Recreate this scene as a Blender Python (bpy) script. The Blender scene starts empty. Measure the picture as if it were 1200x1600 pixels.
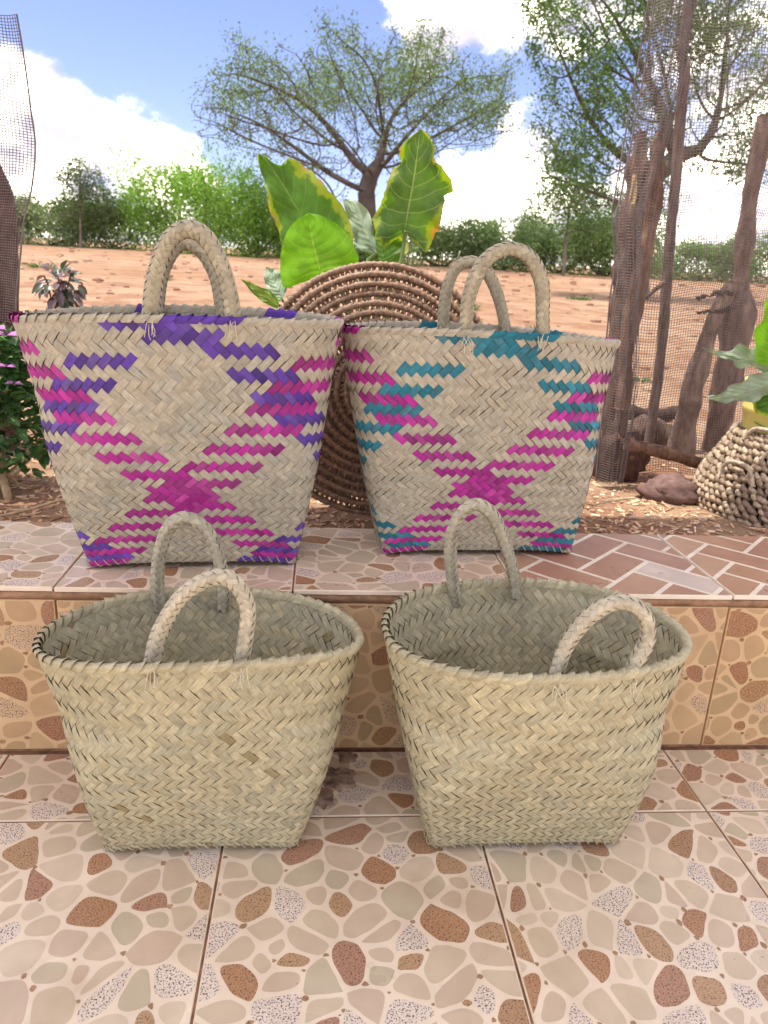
import bpy, math, random
import numpy as np
from mathutils import Vector, Matrix, noise as mnoise
random.seed(7); RNG = np.random.default_rng(7)
SC = bpy.context.scene; COL = SC.collection
H = 0.84                                            # eye height of the camera above the porch floor (m)

# ------------------------------------------------------------------ camera
FPX = 1148.0
_F = np.array([-95, -373, 1148.0]); _F /= np.linalg.norm(_F)
_R = np.array([12764, 283, 1148.0]); _R -= _F * (_R @ _F); _R /= np.linalg.norm(_R)
_D = np.cross(_F, _R)
M_ = np.array([_R, _F, -_D])                        # camera axes (right, down, forward) -> world
cd = bpy.data.cameras.new('camera'); cam = bpy.data.objects.new('camera', cd); COL.objects.link(cam)
cx_, cy_, cz_ = M_[:, 0], -M_[:, 1], -M_[:, 2]
cam.matrix_world = Matrix([[cx_[i], cy_[i], cz_[i], (0, 0, H)[i]] for i in range(3)] + [[0, 0, 0, 1]])
cd.sensor_fit = 'VERTICAL'; cd.sensor_height = 36; cd.sensor_width = 27; cd.lens = FPX / 1600 * 36
cd.clip_start = 0.02; cd.clip_end = 3000
cd.dof.use_dof = True; cd.dof.focus_distance = 1.2; cd.dof.aperture_fstop = 8.0
SC.camera = cam
def at(x, y, Y):                                    # the point of the photograph's pixel at distance Y
    d = M_ @ np.array([(x - 600) / FPX, (y - 800) / FPX, 1.0]); d *= Y / d[1]
    return np.array([d[0], d[1], d[2] + H])

# ------------------------------------------------------------------ sky, sun, exposure
SUN_EL, SUN_AZ = math.radians(75), math.radians(-98)   # azimuth from +Y towards +X (behind the trees, to the right)
def nodes_of(nt):
    N, L = nt.nodes, nt.links
    def nd(t, **k):
        n = N.new(t)
        for a, v in k.items():
            if a.startswith('i_'):
                key = a[2:]; n.inputs[int(key) if key.isdigit() else key.replace('_', ' ')].default_value = v
            else: setattr(n, a, v)
        return n
    return N, L, nd
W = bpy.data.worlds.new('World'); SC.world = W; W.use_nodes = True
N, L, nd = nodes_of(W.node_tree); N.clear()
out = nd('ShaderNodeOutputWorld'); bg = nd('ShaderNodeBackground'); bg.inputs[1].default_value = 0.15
sky = nd('ShaderNodeTexSky'); sky.sky_type = 'NISHITA'; sky.sun_disc = False
sky.sun_elevation = SUN_EL; sky.sun_rotation = SUN_AZ; sky.dust_density = 0.5; sky.ozone_density = 3.0; sky.altitude = 800
tc = nd('ShaderNodeTexCoord')
def math_(op, a, b=None, c=None):
    n = nd('ShaderNodeMath', operation=op)
    for i, v in enumerate((a, b, c)):
        if v is None: continue
        if isinstance(v, (int, float)): n.inputs[i].default_value = v
        else: L.new(v, n.inputs[i])
    return n.outputs[0]
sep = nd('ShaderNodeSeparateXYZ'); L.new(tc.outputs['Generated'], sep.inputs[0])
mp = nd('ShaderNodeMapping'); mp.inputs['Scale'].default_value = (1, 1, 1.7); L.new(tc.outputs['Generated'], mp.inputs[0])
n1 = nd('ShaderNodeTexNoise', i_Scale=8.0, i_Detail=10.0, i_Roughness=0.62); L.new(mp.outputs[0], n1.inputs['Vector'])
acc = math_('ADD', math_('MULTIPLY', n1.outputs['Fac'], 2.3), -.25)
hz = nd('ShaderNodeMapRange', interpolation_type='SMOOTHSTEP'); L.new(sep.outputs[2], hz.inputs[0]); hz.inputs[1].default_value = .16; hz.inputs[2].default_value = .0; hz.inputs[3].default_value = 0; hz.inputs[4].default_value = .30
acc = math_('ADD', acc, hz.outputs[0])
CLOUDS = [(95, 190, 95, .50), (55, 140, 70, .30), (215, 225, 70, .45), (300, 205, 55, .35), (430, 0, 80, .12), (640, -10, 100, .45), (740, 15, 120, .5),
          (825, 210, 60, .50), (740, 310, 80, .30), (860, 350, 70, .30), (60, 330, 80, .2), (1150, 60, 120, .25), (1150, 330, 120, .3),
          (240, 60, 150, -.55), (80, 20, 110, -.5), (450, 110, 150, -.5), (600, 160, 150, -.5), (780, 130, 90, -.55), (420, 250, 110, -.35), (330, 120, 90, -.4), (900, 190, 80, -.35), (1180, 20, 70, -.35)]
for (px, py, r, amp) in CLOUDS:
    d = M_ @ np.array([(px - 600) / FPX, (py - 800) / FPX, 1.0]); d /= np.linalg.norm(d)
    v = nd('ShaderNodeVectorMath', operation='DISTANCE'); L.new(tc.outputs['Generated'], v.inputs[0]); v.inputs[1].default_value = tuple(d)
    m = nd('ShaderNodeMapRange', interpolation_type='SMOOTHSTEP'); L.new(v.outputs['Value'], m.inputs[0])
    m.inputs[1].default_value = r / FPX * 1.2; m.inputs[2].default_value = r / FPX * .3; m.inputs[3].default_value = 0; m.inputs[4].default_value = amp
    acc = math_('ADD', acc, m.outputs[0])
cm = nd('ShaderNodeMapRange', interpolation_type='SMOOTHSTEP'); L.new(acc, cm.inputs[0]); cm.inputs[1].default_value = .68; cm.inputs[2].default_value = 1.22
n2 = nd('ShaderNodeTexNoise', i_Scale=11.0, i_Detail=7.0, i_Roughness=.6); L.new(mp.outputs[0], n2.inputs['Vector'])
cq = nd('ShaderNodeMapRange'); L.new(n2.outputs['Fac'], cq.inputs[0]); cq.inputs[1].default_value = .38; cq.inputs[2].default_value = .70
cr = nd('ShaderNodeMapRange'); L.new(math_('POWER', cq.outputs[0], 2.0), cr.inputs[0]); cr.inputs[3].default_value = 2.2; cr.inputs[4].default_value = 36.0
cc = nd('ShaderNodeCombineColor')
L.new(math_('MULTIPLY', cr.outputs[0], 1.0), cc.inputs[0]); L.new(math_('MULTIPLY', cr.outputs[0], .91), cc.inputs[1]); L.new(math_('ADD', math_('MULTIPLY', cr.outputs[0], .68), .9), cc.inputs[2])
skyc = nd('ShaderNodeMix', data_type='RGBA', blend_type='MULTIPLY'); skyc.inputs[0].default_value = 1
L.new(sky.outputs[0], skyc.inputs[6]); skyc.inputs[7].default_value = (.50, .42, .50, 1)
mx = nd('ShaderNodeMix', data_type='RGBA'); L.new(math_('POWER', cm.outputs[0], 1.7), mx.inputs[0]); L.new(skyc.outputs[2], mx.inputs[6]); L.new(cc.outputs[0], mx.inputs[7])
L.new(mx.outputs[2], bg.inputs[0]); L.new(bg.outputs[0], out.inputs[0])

sd = bpy.data.lights.new('sun', 'SUN'); sd.energy = 2.0; sd.angle = math.radians(.5); sd.color = (1, .95, .87)
so = bpy.data.objects.new('sun', sd); COL.objects.link(so)
sv = Vector((math.sin(SUN_AZ) * math.cos(SUN_EL), math.cos(SUN_AZ) * math.cos(SUN_EL), math.sin(SUN_EL)))
so.rotation_euler = sv.to_track_quat('Z', 'Y').to_euler()
vs = SC.view_settings; vs.view_transform = 'Standard'; vs.look = 'None'; vs.gamma = 1; vs.exposure = 1.68; vs.use_curve_mapping = False

# ------------------------------------------------------------------ mesh + object helpers
class MB:
    """collects vertices and faces, with a material slot and a tint per face and uv per corner"""
    def __init__(s): s.v, s.f, s.m, s.c, s.uv, s.n = [], [], [], [], [], 0
    def add(s, verts, faces, mat=0, tint=(1, 1, 1), uvs=None):
        verts = np.asarray(verts, float); s.v.append(verts); b = s.n; s.n += len(verts)
        for fc in faces:
            s.f.append(tuple(i + b for i in fc)); s.m.append(mat); s.c.append(tint)
            s.uv.append(None if uvs is None else [uvs[i] for i in fc])
    def grid(s, P, mat=0, tint=(1, 1, 1), uv=None, closed_u=False, closed_v=False):
        P = np.asarray(P, float); a, b = P.shape[:2]; F = []
        for i in range(a if closed_u else a - 1):
            for j in range(b if closed_v else b - 1):
                i2, j2 = (i + 1) % a, (j + 1) % b
                F.append((i * b + j, i2 * b + j, i2 * b + j2, i * b + j2))
        s.add(P.reshape(-1, 3), F, mat, tint, None if uv is None else np.asarray(uv).reshape(-1, 2))
    def box(s, x0, x1, y0, y1, z0, z1, mat=0, tint=(1, 1, 1)):
        s.add([(x, y, z) for z in (z0, z1) for y in (y0, y1) for x in (x0, x1)],
              [(0, 2, 3, 1), (4, 5, 7, 6), (0, 1, 5, 4), (2, 6, 7, 3), (0, 4, 6, 2), (1, 3, 7, 5)], mat, tint)
    def tube(s, pts, rad, sides=6, mat=0, tint=(1, 1, 1), cap=True, twist=0.0, rough=0.0, seed=0):
        P = np.asarray(pts, float); n = len(P)
        rad = np.full(n, rad) if np.isscalar(rad) else np.asarray(rad, float)
        T, U, V = frames(P); ring = []
        rr = np.random.default_rng(seed)
        jit = 1 + rough * rr.normal(size=(n, sides)) if rough else np.ones((n, sides))
        for i in range(n):
            a = np.arange(sides) / sides * 2 * np.pi + twist * i
            ring.append(P[i] + (U[i][None] * np.cos(a)[:, None] + V[i][None] * np.sin(a)[:, None]) * (rad[i] * jit[i])[:, None])
        uv = [[(i / max(1, n - 1), j / sides) for j in range(sides)] for i in range(n)]
        s.grid(np.array(ring), mat, tint, uv, closed_v=True)
        if cap:
            b = s.n - n * sides
            for fc in (tuple(range(sides))[::-1], tuple((n - 1) * sides + j for j in range(sides))):
                s.f.append(tuple(b + i for i in fc)); s.m.append(mat); s.c.append(tint); s.uv.append(None)
    def mesh(s, name, mats, smooth=True):
        me = bpy.data.meshes.new(name)
        V = np.concatenate(s.v) if s.v else np.zeros((0, 3))
        ls = np.array([len(f) for f in s.f], np.int32); li = np.fromiter((i for f in s.f for i in f), np.int32)
        me.vertices.add(len(V)); me.vertices.foreach_set('co', V.astype(np.float32).ravel())
        me.loops.add(len(li)); me.loops.foreach_set('vertex_index', li)
        me.polygons.add(len(ls)); st = np.concatenate([[0], np.cumsum(ls)[:-1]]).astype(np.int32) if len(ls) else np.zeros(0, np.int32)
        me.polygons.foreach_set('loop_start', st); me.polygons.foreach_set('loop_total', ls)
        me.polygons.foreach_set('material_index', np.array(s.m, np.int32))
        me.polygons.foreach_set('use_smooth', np.full(len(ls), smooth, bool))
        for m in (mats if isinstance(mats, (list, tuple)) else [mats]): me.materials.append(m)
        a = me.attributes.new('tint', 'FLOAT_COLOR', 'CORNER')
        c = np.ones((len(li), 4), np.float32); c[:, :3] = np.repeat(np.array(s.c, np.float32).reshape(-1, 3), ls, axis=0); a.data.foreach_set('color', c.ravel())
        if any(u is not None for u in s.uv):
            uvl = me.uv_layers.new(name='UVMap')
            uv = np.concatenate([np.zeros((k, 2)) if u is None else np.asarray(u, float) for u, k in zip(s.uv, ls)]).astype(np.float32)
            uvl.data.foreach_set('uv', uv.ravel())
        me.update(calc_edges=True); me.validate()
        return me
    def build(s, name, mats, parent=None, smooth=True, kind=None):
        o = bpy.data.objects.new(name, s.mesh(name, mats, smooth)); COL.objects.link(o)
        if parent is not None: child(o, parent)
        if kind: o['kind'] = kind
        return o
def child(o, parent):
    o.parent = parent; o.matrix_parent_inverse = Matrix.Translation(parent.location).inverted()
def frames(P):
    n = len(P); T = np.zeros_like(P); T[1:-1] = P[2:] - P[:-2]; T[0] = P[1] - P[0]; T[-1] = P[-1] - P[-2]
    T /= np.linalg.norm(T, axis=1)[:, None] + 1e-12
    u = np.cross(T[0], (0.13, 1, 0.31)); u /= np.linalg.norm(u); U = [u]
    for i in range(1, n):
        u = u - T[i] * (u @ T[i]); u = u / (np.linalg.norm(u) + 1e-12); U.append(u)
    U = np.array(U); return T, U, np.cross(T, U)
def smooth_path(pts, n):
    P = np.asarray(pts, float); k = len(P); E_ = np.vstack([2 * P[0] - P[1], P, 2 * P[-1] - P[-2]])
    d = np.concatenate([[0], np.cumsum(np.linalg.norm(np.diff(P, axis=0), axis=1))]); o = []
    for t in np.linspace(0, d[-1], n):
        i = min(k - 2, int(np.searchsorted(d, t, 'right')) - 1); f = (t - d[i]) / (d[i + 1] - d[i] + 1e-12)
        a, b, c, e = E_[i:i + 4]
        o.append(.5 * (2 * b + (c - a) * f + (2 * a - 5 * b + 4 * c - e) * f * f + (3 * b - a - 3 * c + e) * f ** 3))
    return np.array(o)
def thing(name, label, cat, loc=(0, 0, 0), group=None):
    o = bpy.data.objects.new(name, None); COL.objects.link(o); o.location = tuple(float(v) for v in loc); o.empty_display_size = .05
    return tag(o, label, cat, group)
def tag(o, label, cat, group=None, kind=None):
    o['label'] = label; o['category'] = cat
    if group: o['group'] = group
    if kind: o['kind'] = kind
    return o

# ------------------------------------------------------------------ materials
def material(name, rough=.7, spec=.5):
    m = bpy.data.materials.new(name); m.use_nodes = True
    N, L, nd = nodes_of(m.node_tree); b = N['Principled BSDF']; b.inputs['Roughness'].default_value = rough
    b.inputs['Specular IOR Level'].default_value = spec
    return m, N, L, nd, b
def mixc(L, nd, fac, a, b, mode='MIX'):
    n = nd('ShaderNodeMix', data_type='RGBA', blend_type=mode)
    for i, v in ((0, fac), (6, a), (7, b)):
        if hasattr(v, 'is_linked'): L.new(v, n.inputs[i])
        else: n.inputs[i].default_value = v if i == 0 else (*v, 1)
    return n.outputs[2]
def ramp(L, nd, src, lo, hi, a=0.0, b=1.0, smooth=True):
    n = nd('ShaderNodeMapRange', interpolation_type='SMOOTHSTEP' if smooth else 'LINEAR'); L.new(src, n.inputs[0])
    for i, v in enumerate((lo, hi, a, b)): n.inputs[i + 1].default_value = v
    return n.outputs[0]
def bump(L, nd, b, src, strength, dist):
    n = nd('ShaderNodeBump', i_Strength=strength, i_Distance=dist); L.new(src, n.inputs['Height']); L.new(n.outputs[0], b.inputs['Normal'])
def noise(L, nd, vec, scale, detail=4.0, rough=.55, dist=0.0):
    n = nd('ShaderNodeTexNoise', i_Scale=scale, i_Detail=detail, i_Roughness=rough, i_Distortion=dist)
    if vec is not None: L.new(vec, n.inputs['Vector'])
    return n.outputs['Fac']
def strand_mat(name, rough=.62, translucent=0):
    m, N, L, nd, b = material(name, rough, .35)
    at_ = nd('ShaderNodeAttribute', attribute_name='tint'); uv = nd('ShaderNodeUVMap', uv_map='UVMap')
    mp = nd('ShaderNodeMapping'); mp.inputs['Scale'].default_value = (60, 900, 1); L.new(uv.outputs[0], mp.inputs[0])
    f = noise(L, nd, mp.outputs[0], 1.0, 3.0, .6)
    mp2 = nd('ShaderNodeMapping'); mp2.inputs['Scale'].default_value = (90, 120, 1); L.new(uv.outputs[0], mp2.inputs[0])
    g = noise(L, nd, mp2.outputs[0], 1.0, 3.0)
    c = mixc(L, nd, 1.0, at_.outputs['Color'], mixc(L, nd, ramp(L, nd, f, .3, .7), (.80, .78, .74), (1.14, 1.13, 1.10)), 'MULTIPLY')
    c = mixc(L, nd, 1.0, c, mixc(L, nd, ramp(L, nd, g, .3, .7), (.86, .85, .82), (1.08, 1.08, 1.07)), 'MULTIPLY')
    L.new(c, b.inputs['Base Color']); bump(L, nd, b, f, .35, .0006)
    return m
def plain_mat(name, col, rough=.75, var=.25, scale=20, bmp=0.0, bscale=None, spec=.4, col2=None):
    m, N, L, nd, b = material(name, rough, spec); tc = nd('ShaderNodeTexCoord')
    f = noise(L, nd, tc.outputs['Object'], scale, 5.0, .6)
    c2 = col2 or tuple(max(0, v * (1 - var)) for v in col)
    c1 = col if col2 else tuple(v * (1 + var) for v in col)
    L.new(mixc(L, nd, ramp(L, nd, f, .3, .7), c2, c1), b.inputs['Base Color'])
    if bmp: bump(L, nd, b, noise(L, nd, tc.outputs['Object'], bscale or scale * 3, 6.0, .65), 1.0, bmp)
    return m
def tint_mat(name, rough=.7, var=.2, scale=30, transl=0.0, bmp=0.0, spec=.35):
    m, N, L, nd, b = material(name, rough, spec); tc = nd('ShaderNodeTexCoord'); at_ = nd('ShaderNodeAttribute', attribute_name='tint')
    f = noise(L, nd, tc.outputs['Object'], scale, 4.0, .6)
    c = mixc(L, nd, 1.0, at_.outputs['Color'], mixc(L, nd, ramp(L, nd, f, .3, .7), (1 - var,) * 3, (1 + var,) * 3), 'MULTIPLY')
    L.new(c, b.inputs['Base Color'])
    if bmp: bump(L, nd, b, f, 1.0, bmp)
    if transl:
        t = nd('ShaderNodeBsdfTranslucent'); L.new(mixc(L, nd, 1.0, c, (1.1, 1.25, .6), 'MULTIPLY'), t.inputs[0]); mix = nd('ShaderNodeMixShader'); mix.inputs[0].default_value = transl
        L.new(b.outputs[0], mix.inputs[1]); L.new(t.outputs[0], mix.inputs[2]); L.new(mix.outputs[0], N['Material Output'].inputs[0])
    return m
M = {}
M['strand'] = strand_mat('palm_strand')
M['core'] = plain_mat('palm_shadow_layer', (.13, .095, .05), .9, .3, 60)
M['thread'] = plain_mat('palm_thread', (.55, .50, .36), .8, .2, 200)
def stone_mat(name, base, speck, amount, rough=.3, pale=None):
    m, N, L, nd, b = material(name, rough, .5); tc = nd('ShaderNodeTexCoord'); at_ = nd('ShaderNodeAttribute', attribute_name='tint')
    c = mixc(L, nd, 1.0, at_.outputs['Color'], base, 'MULTIPLY')
    big = noise(L, nd, tc.outputs['Object'], 14, 3.0)
    c = mixc(L, nd, 1.0, c, mixc(L, nd, ramp(L, nd, big, .3, .7), (.92, .91, .90), (1.05, 1.05, 1.05)), 'MULTIPLY')
    if speck:
        s1 = noise(L, nd, tc.outputs['Object'], 420, 2.0, .6); s2 = noise(L, nd, tc.outputs['Object'], 900, 1.0)
        if pale: c = mixc(L, nd, ramp(L, nd, s2, .5, .62), c, pale)
        c = mixc(L, nd, ramp(L, nd, s1, amount, amount + .06), c, speck)
    dirt = noise(L, nd, tc.outputs['Object'], 95, 2.0, .5)
    c = mixc(L, nd, ramp(L, nd, dirt, .74, .78), c, (.13, .08, .05))
    film = noise(L, nd, tc.outputs['Object'], 3.2, 5.0, .65)
    c = mixc(L, nd, ramp(L, nd, film, .46, .76, 0, .6), c, (.40, .26, .15))
    L.new(c, b.inputs['Base Color'])
    L.new(ramp(L, nd, film, .3, .8, rough - .06, rough + .3), b.inputs['Roughness'])
    return m
M['tile'] = stone_mat('tile_glaze', (1, 1, 1), None, 0)
M['plain'] = stone_mat('plain_stone_print', (1, 1, 1), None, 0)
M['brown'] = stone_mat('brown_speckled_print', (1, 1, 1), (.10, .05, .03), .56, .36, (.50, .30, .17))
M['white'] = stone_mat('black_white_speckled_print', (1, 1, 1), (.10, .055, .045), .54, .34)
M['grout'] = plain_mat('dirty_grout', (.24, .12, .06), .9, .4, 40, .0006, 250)
M['mortar'] = plain_mat('rough_mortar', (.30, .17, .095), .95, .35, 35, .002, 120)

def print_tile(w, d, seed, tone=(1, 1, 1), grain=.0):
    """slab of a stone-print tile, w x d, lying with its top at z=0; and its printed stones as a second mesh"""
    R = np.random.default_rng(seed); slab = MB(); g = .0018; t = .008; e = .0012
    P = [[(g, g, -t), (w - g, g, -t), (w - g, d - g, -t), (g, d - g, -t)], [(g, g, -e), (w - g, g, -e), (w - g, d - g, -e), (g, d - g, -e)],
         [(g + e, g + e, 0), (w - g - e, g + e, 0), (w - g - e, d - g - e, 0), (g + e, d - g - e, 0)]]
    slab.grid(P, 0, tuple(np.array((.80, .665, .495)) * tone), closed_v=True); slab.f.append((8, 9, 10, 11)); slab.m.append(0); slab.c.append(tuple(np.array((.80, .665, .495)) * tone)); slab.uv.append(None)
    pts = []; tries = 0; an = R.uniform(0, np.pi); Q = np.array([[math.cos(an), math.sin(an)], [-math.sin(an), math.cos(an)]]) * np.array([[.80], [1.12]])
    while tries < 4000:
        p = np.array([R.uniform(-.05, w + .05), R.uniform(-.05, d + .05)]); tries += 1
        rmin = .035 + .016 * math.sin(37 * p[0] + seed) * math.sin(31 * p[1])
        if all(np.linalg.norm(Q @ (p - q)) > rmin for q in pts): pts.append(p)
    pts = np.array(pts); pr = MB(); verts_seen = []; deck = R.permutation([0, 0, 0, 0, 0, 1, 1, 1, 1, 2, 2] * 30); kinds = {}
    lo, hi = np.array([g + .002, g + .002]), np.array([w - g - .002, d - g - .002])
    def clip(poly, n, c):
        o = []
        for i in range(len(poly)):
            a, b = poly[i], poly[(i + 1) % len(poly)]; da, db = a @ n - c, b @ n - c
            if da <= 0: o.append(a)
            if da * db < 0: o.append(a + (b - a) * da / (da - db))
        return o
    def put(poly, cls, z):
        for n, c in (((1, 0), hi[0]), ((-1, 0), -lo[0]), ((0, 1), hi[1]), ((0, -1), -lo[1])): 
            poly = clip(poly, np.array(n, float), c)
            if len(poly) < 3: return
        tint = {0: [(.60, .475, .325), (.60, .465, .325), (.53, .44, .30), (.65, .525, .37), (.58, .44, .31)][R.integers(5)], 1: [(.40, .195, .09), (.38, .215, .11), (.46, .29, .15), (.38, .19, .12)][R.integers(4)],
                2: (.75, .63, .51), 3: (.34, .20, .10)}[cls]
        pr.add([(p[0], p[1], z) for p in poly], [tuple(range(len(poly)))], {0: 0, 1: 1, 2: 2, 3: 0}[cls], tuple(np.array(tint) * tone))
    for i, p in enumerate(pts):
        if p[0] < -.04 or p[1] < -.04 or p[0] > w + .04 or p[1] > d + .04: continue
        poly = [p + np.array(q) * .14 for q in ((-1, -1), (1, -1), (1, 1), (-1, 1))]
        near = np.argsort(((pts - p) ** 2).sum(1))[1:16]
        for j in near:
            q = pts[j]; n = q - p; ln = np.linalg.norm(n); n = n / ln
            poly = clip(poly, n, (p + q) @ n / 2)
        for a in poly: verts_seen.append(a)
        gap = R.uniform(.0016, .0042); q2 = poly
        for j in near:
            q = pts[j]; n = q - p; ln = np.linalg.norm(n); n = n / ln; q2 = clip(q2, n, (p + q) @ n / 2 - gap)
            if len(q2) < 3: break
        if len(q2) < 3: continue
        for it in range(3):                           # round the corners, the first cut deepest
            k = (.22, .25, .25)[it]
            q2 = [x for a, b in zip(q2, q2[1:] + q2[:1]) for x in (a + (b - a) * k, b + (a - b) * k)]
        cls = deck[i]; ns = [kinds.get(j) for j in near[:6]]
        if cls and cls in ns: cls = 0 if (3 - cls) in ns or R.random() < .5 else 3 - cls
        kinds[i] = cls
        q2 = [a + .0016 * np.array([mnoise.noise((a[0] * 60, a[1] * 60, seed)), mnoise.noise((a[0] * 60, a[1] * 60, seed + 9.5))]) for a in q2]
        put(q2, cls, .00025)
    done = []
    for a in verts_seen:
        if any(np.linalg.norm(a - b) < .022 for b in done): continue
        done.append(a)
        if R.random() < .34:
            r = R.uniform(.004, .0075); th = R.uniform(0, 6.3); k = R.integers(3, 5)
            poly = [a + r * R.uniform(.7, 1.3) * np.array([math.cos(th + i * 6.283 / k), math.sin(th + i * 6.283 / k) * .8]) for i in range(k)]
            poly = [x for a_, b_ in zip(poly, poly[1:] + poly[:1]) for x in (a_ + (b_ - a_) * .22, b_ + (a_ - b_) * .22)]
            put(poly, R.choice([3, 3, 1]), .0004)
    return slab.mesh('tile_slab', [M['tile']], False), pr.mesh('stone_print', [M['plain'], M['brown'], M['white']], False)
def place_tile(name, meshes, parent, mat):
    o = bpy.data.objects.new(name, meshes[0]); COL.objects.link(o); o.matrix_world = mat; o.parent = parent
    s = bpy.data.objects.new('printed_pattern', meshes[1]); COL.objects.link(s); s.parent = o; s['kind'] = 'stuff'
    return o

# ------------------------------------------------------------------ porch floor
T = .403; X0 = -.134; YJ = .987; YR = 1.163; ZT = .3234; YB = 1.487
b = MB(); b.box(-2.55, 2.7, -1.45, YR + .02, -.20, -.0022)
floor = b.build('floor', M['grout'], smooth=False); floor['kind'] = 'structure'
full = [print_tile(T, T, 11 + i) for i in range(5)]
for j in range(6):
    for i in range(-6, 7):
        x, y = X0 + i * T, YJ - (j + 1) * T
        k = (i * 7 + j * 3 + 50) % 5; r = (i * 5 + j * 2) % 4
        dz = .0006 * math.sin(i * 3.1 + j * 5.3)
        mat = Matrix.Translation((x + T / 2, y + T / 2, dz)) @ Matrix.Rotation(r * math.pi / 2, 4, 'Z') @ Matrix.Translation((-T / 2, -T / 2, 0))
        place_tile('floor_tile', full[k], floor, mat)
cut = [print_tile(T, YR - YJ - .004, 31 + i) for i in range(4)]
for i in range(-6, 7):
    place_tile('floor_tile', cut[i % 4], floor, Matrix.Translation((X0 + i * T, YJ, .0005 * math.sin(i * 2.2))))
b = MB()                                              # dried mortar smeared over the floor behind the two front baskets
for (sx, sy, sr, n) in ((.040, 1.085, .034, 90), (.062, 1.140, .018, 60), (.016, 1.03, .022, 60)):
    ring = []
    for a in np.arange(n) / n * 2 * np.pi:
        r = sr * (1 + .5 * mnoise.noise((math.cos(a) * 2 + sx * 9, math.sin(a) * 2, sy * 7)) + .12 * mnoise.noise((math.cos(a) * 7 + sx * 9, math.sin(a) * 7, sy * 7)) + .10 * mnoise.noise((math.cos(a) * 22, math.sin(a) * 22, sy * 7)))
        ring.append((sx + r * math.cos(a) * 1.0, sy + r * math.sin(a) * 1.0))
    P = [[(sx + (x - sx) * k, sy + (y - sy) * k, .0005 + .0016 * min(1, (1 - k) * 4) * (1 + .8 * mnoise.noise((x * k * 90, y * k * 90, k * 3)))) for x, y in ring] for k in np.linspace(1, .02, 14)]
    b.grid(P, closed_v=True)
M['smear'] = plain_mat('dark_mortar_smear', (.34, .23, .17), .95, .6, 45, .002, 300)
o = b.build('mortar_smear', M['smear'], floor)

# ------------------------------------------------------------------ step (riser and tread)
b = MB(); b.box(-2.55, 2.7, YR + .006, YB, -.05, ZT - .0035)
step = b.build('porch_step', M['mortar'], smooth=False); step['kind'] = 'structure'
TS = .3945; XS = -.4345
RH = ZT - .024
for i in range(-5, 6):
    x = XS + i * TS
    meshes = print_tile(TS, RH - .004, 61 + (i % 4), tone=(.82, .68, .50))
    place_tile('riser_tile', meshes, step, Matrix.Translation((x, YR, .004 + .001 * math.sin(i * 4))) @ Matrix.Rotation(math.pi / 2, 4, 'X'))
def herringbone_tile(w, d):
    slab, _ = print_tile(w, d, 5, tone=(1.06, 1.12, 1.18)); pr = MB(); R = np.random.default_rng(3)
    a = .076; g = .0045; lo, hi = .004, (w - .004, d - .004); c45 = math.sqrt(.5)
    cols = [(.42, .215, .14), (.46, .25, .155), (.40, .21, .15), (.50, .30, .19), (.43, .25, .19), (.62, .50, .41)]
    def clip(poly, n, c):
        o = []
        for i in range(len(poly)):
            p, q = poly[i], poly[(i + 1) % len(poly)]; da, db = p @ n - c, q @ n - c
            if da <= 0: o.append(p)
            if da * db < 0: o.append(p + (q - p) * da / (da - db))
        return o
    for i in range(-12, 13):
        for j in range(-12, 13):
            for kind in (0, 1):                       # 2:1 bricks in herringbone, turned by 45 degrees
                ox, oy = (i + 2 * j) * a, (i - 2 * j) * a
                r = (ox, oy, ox + 2 * a, oy + a) if kind == 0 else (ox, oy + a, ox + a, oy + 3 * a)
                P = [np.array(p) for p in ((r[0] + g, r[1] + g), (r[2] - g, r[1] + g), (r[2] - g, r[3] - g), (r[0] + g, r[3] - g))]
                P = [np.array([w / 2 + c45 * (p[0] - p[1]), d / 2 + c45 * (p[0] + p[1])]) for p in P]
                for n, c in (((1, 0), hi[0]), ((-1, 0), -lo), ((0, 1), hi[1]), ((0, -1), -lo)):
                    P = clip(P, np.array(n, float), c)
                    if len(P) < 3: break
                if len(P) < 3: continue
                pr.add([(p[0], p[1], .0003) for p in P], [tuple(range(len(P)))], 0, cols[R.integers(6)])
    return slab, pr.mesh('brick_print', [M['plain']], False)
for i in range(-5, 6):
    x = XS + i * TS; d = YB - YR + .006
    meshes = herringbone_tile(TS, d) if i >= 2 else print_tile(TS, d, 81 + (i % 5), tone=(1.02, .99, 1.0))
    o = place_tile('tread_tile', meshes, step, Matrix.Translation((x, YR - .006, ZT + (.0008 if i % 2 else 0))))
    if i == 2: o['label'] = 'terracotta brick-pattern tile at the right end of the step'
b = MB(); xs = np.arange(-2.4, 2.6, .012)            # uneven line of mortar squeezed out under the tread
P = []
for x in xs:
    w = .5 + .5 * mnoise.noise((x * 18, 0, 3)); q = mnoise.noise((x * 45, 2, 3))
    P.append([(x, YR + .004, ZT - .0085), (x, YR - .002 - .003 * w, ZT - .0095), (x, YR - .0025 - .003 * w + .001 * q, ZT - .017 - .004 * w), (x, YR + .0045, ZT - .023 - .006 * w)])
b.grid(P); b.build('mortar_joint', M['mortar'], step)

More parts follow.
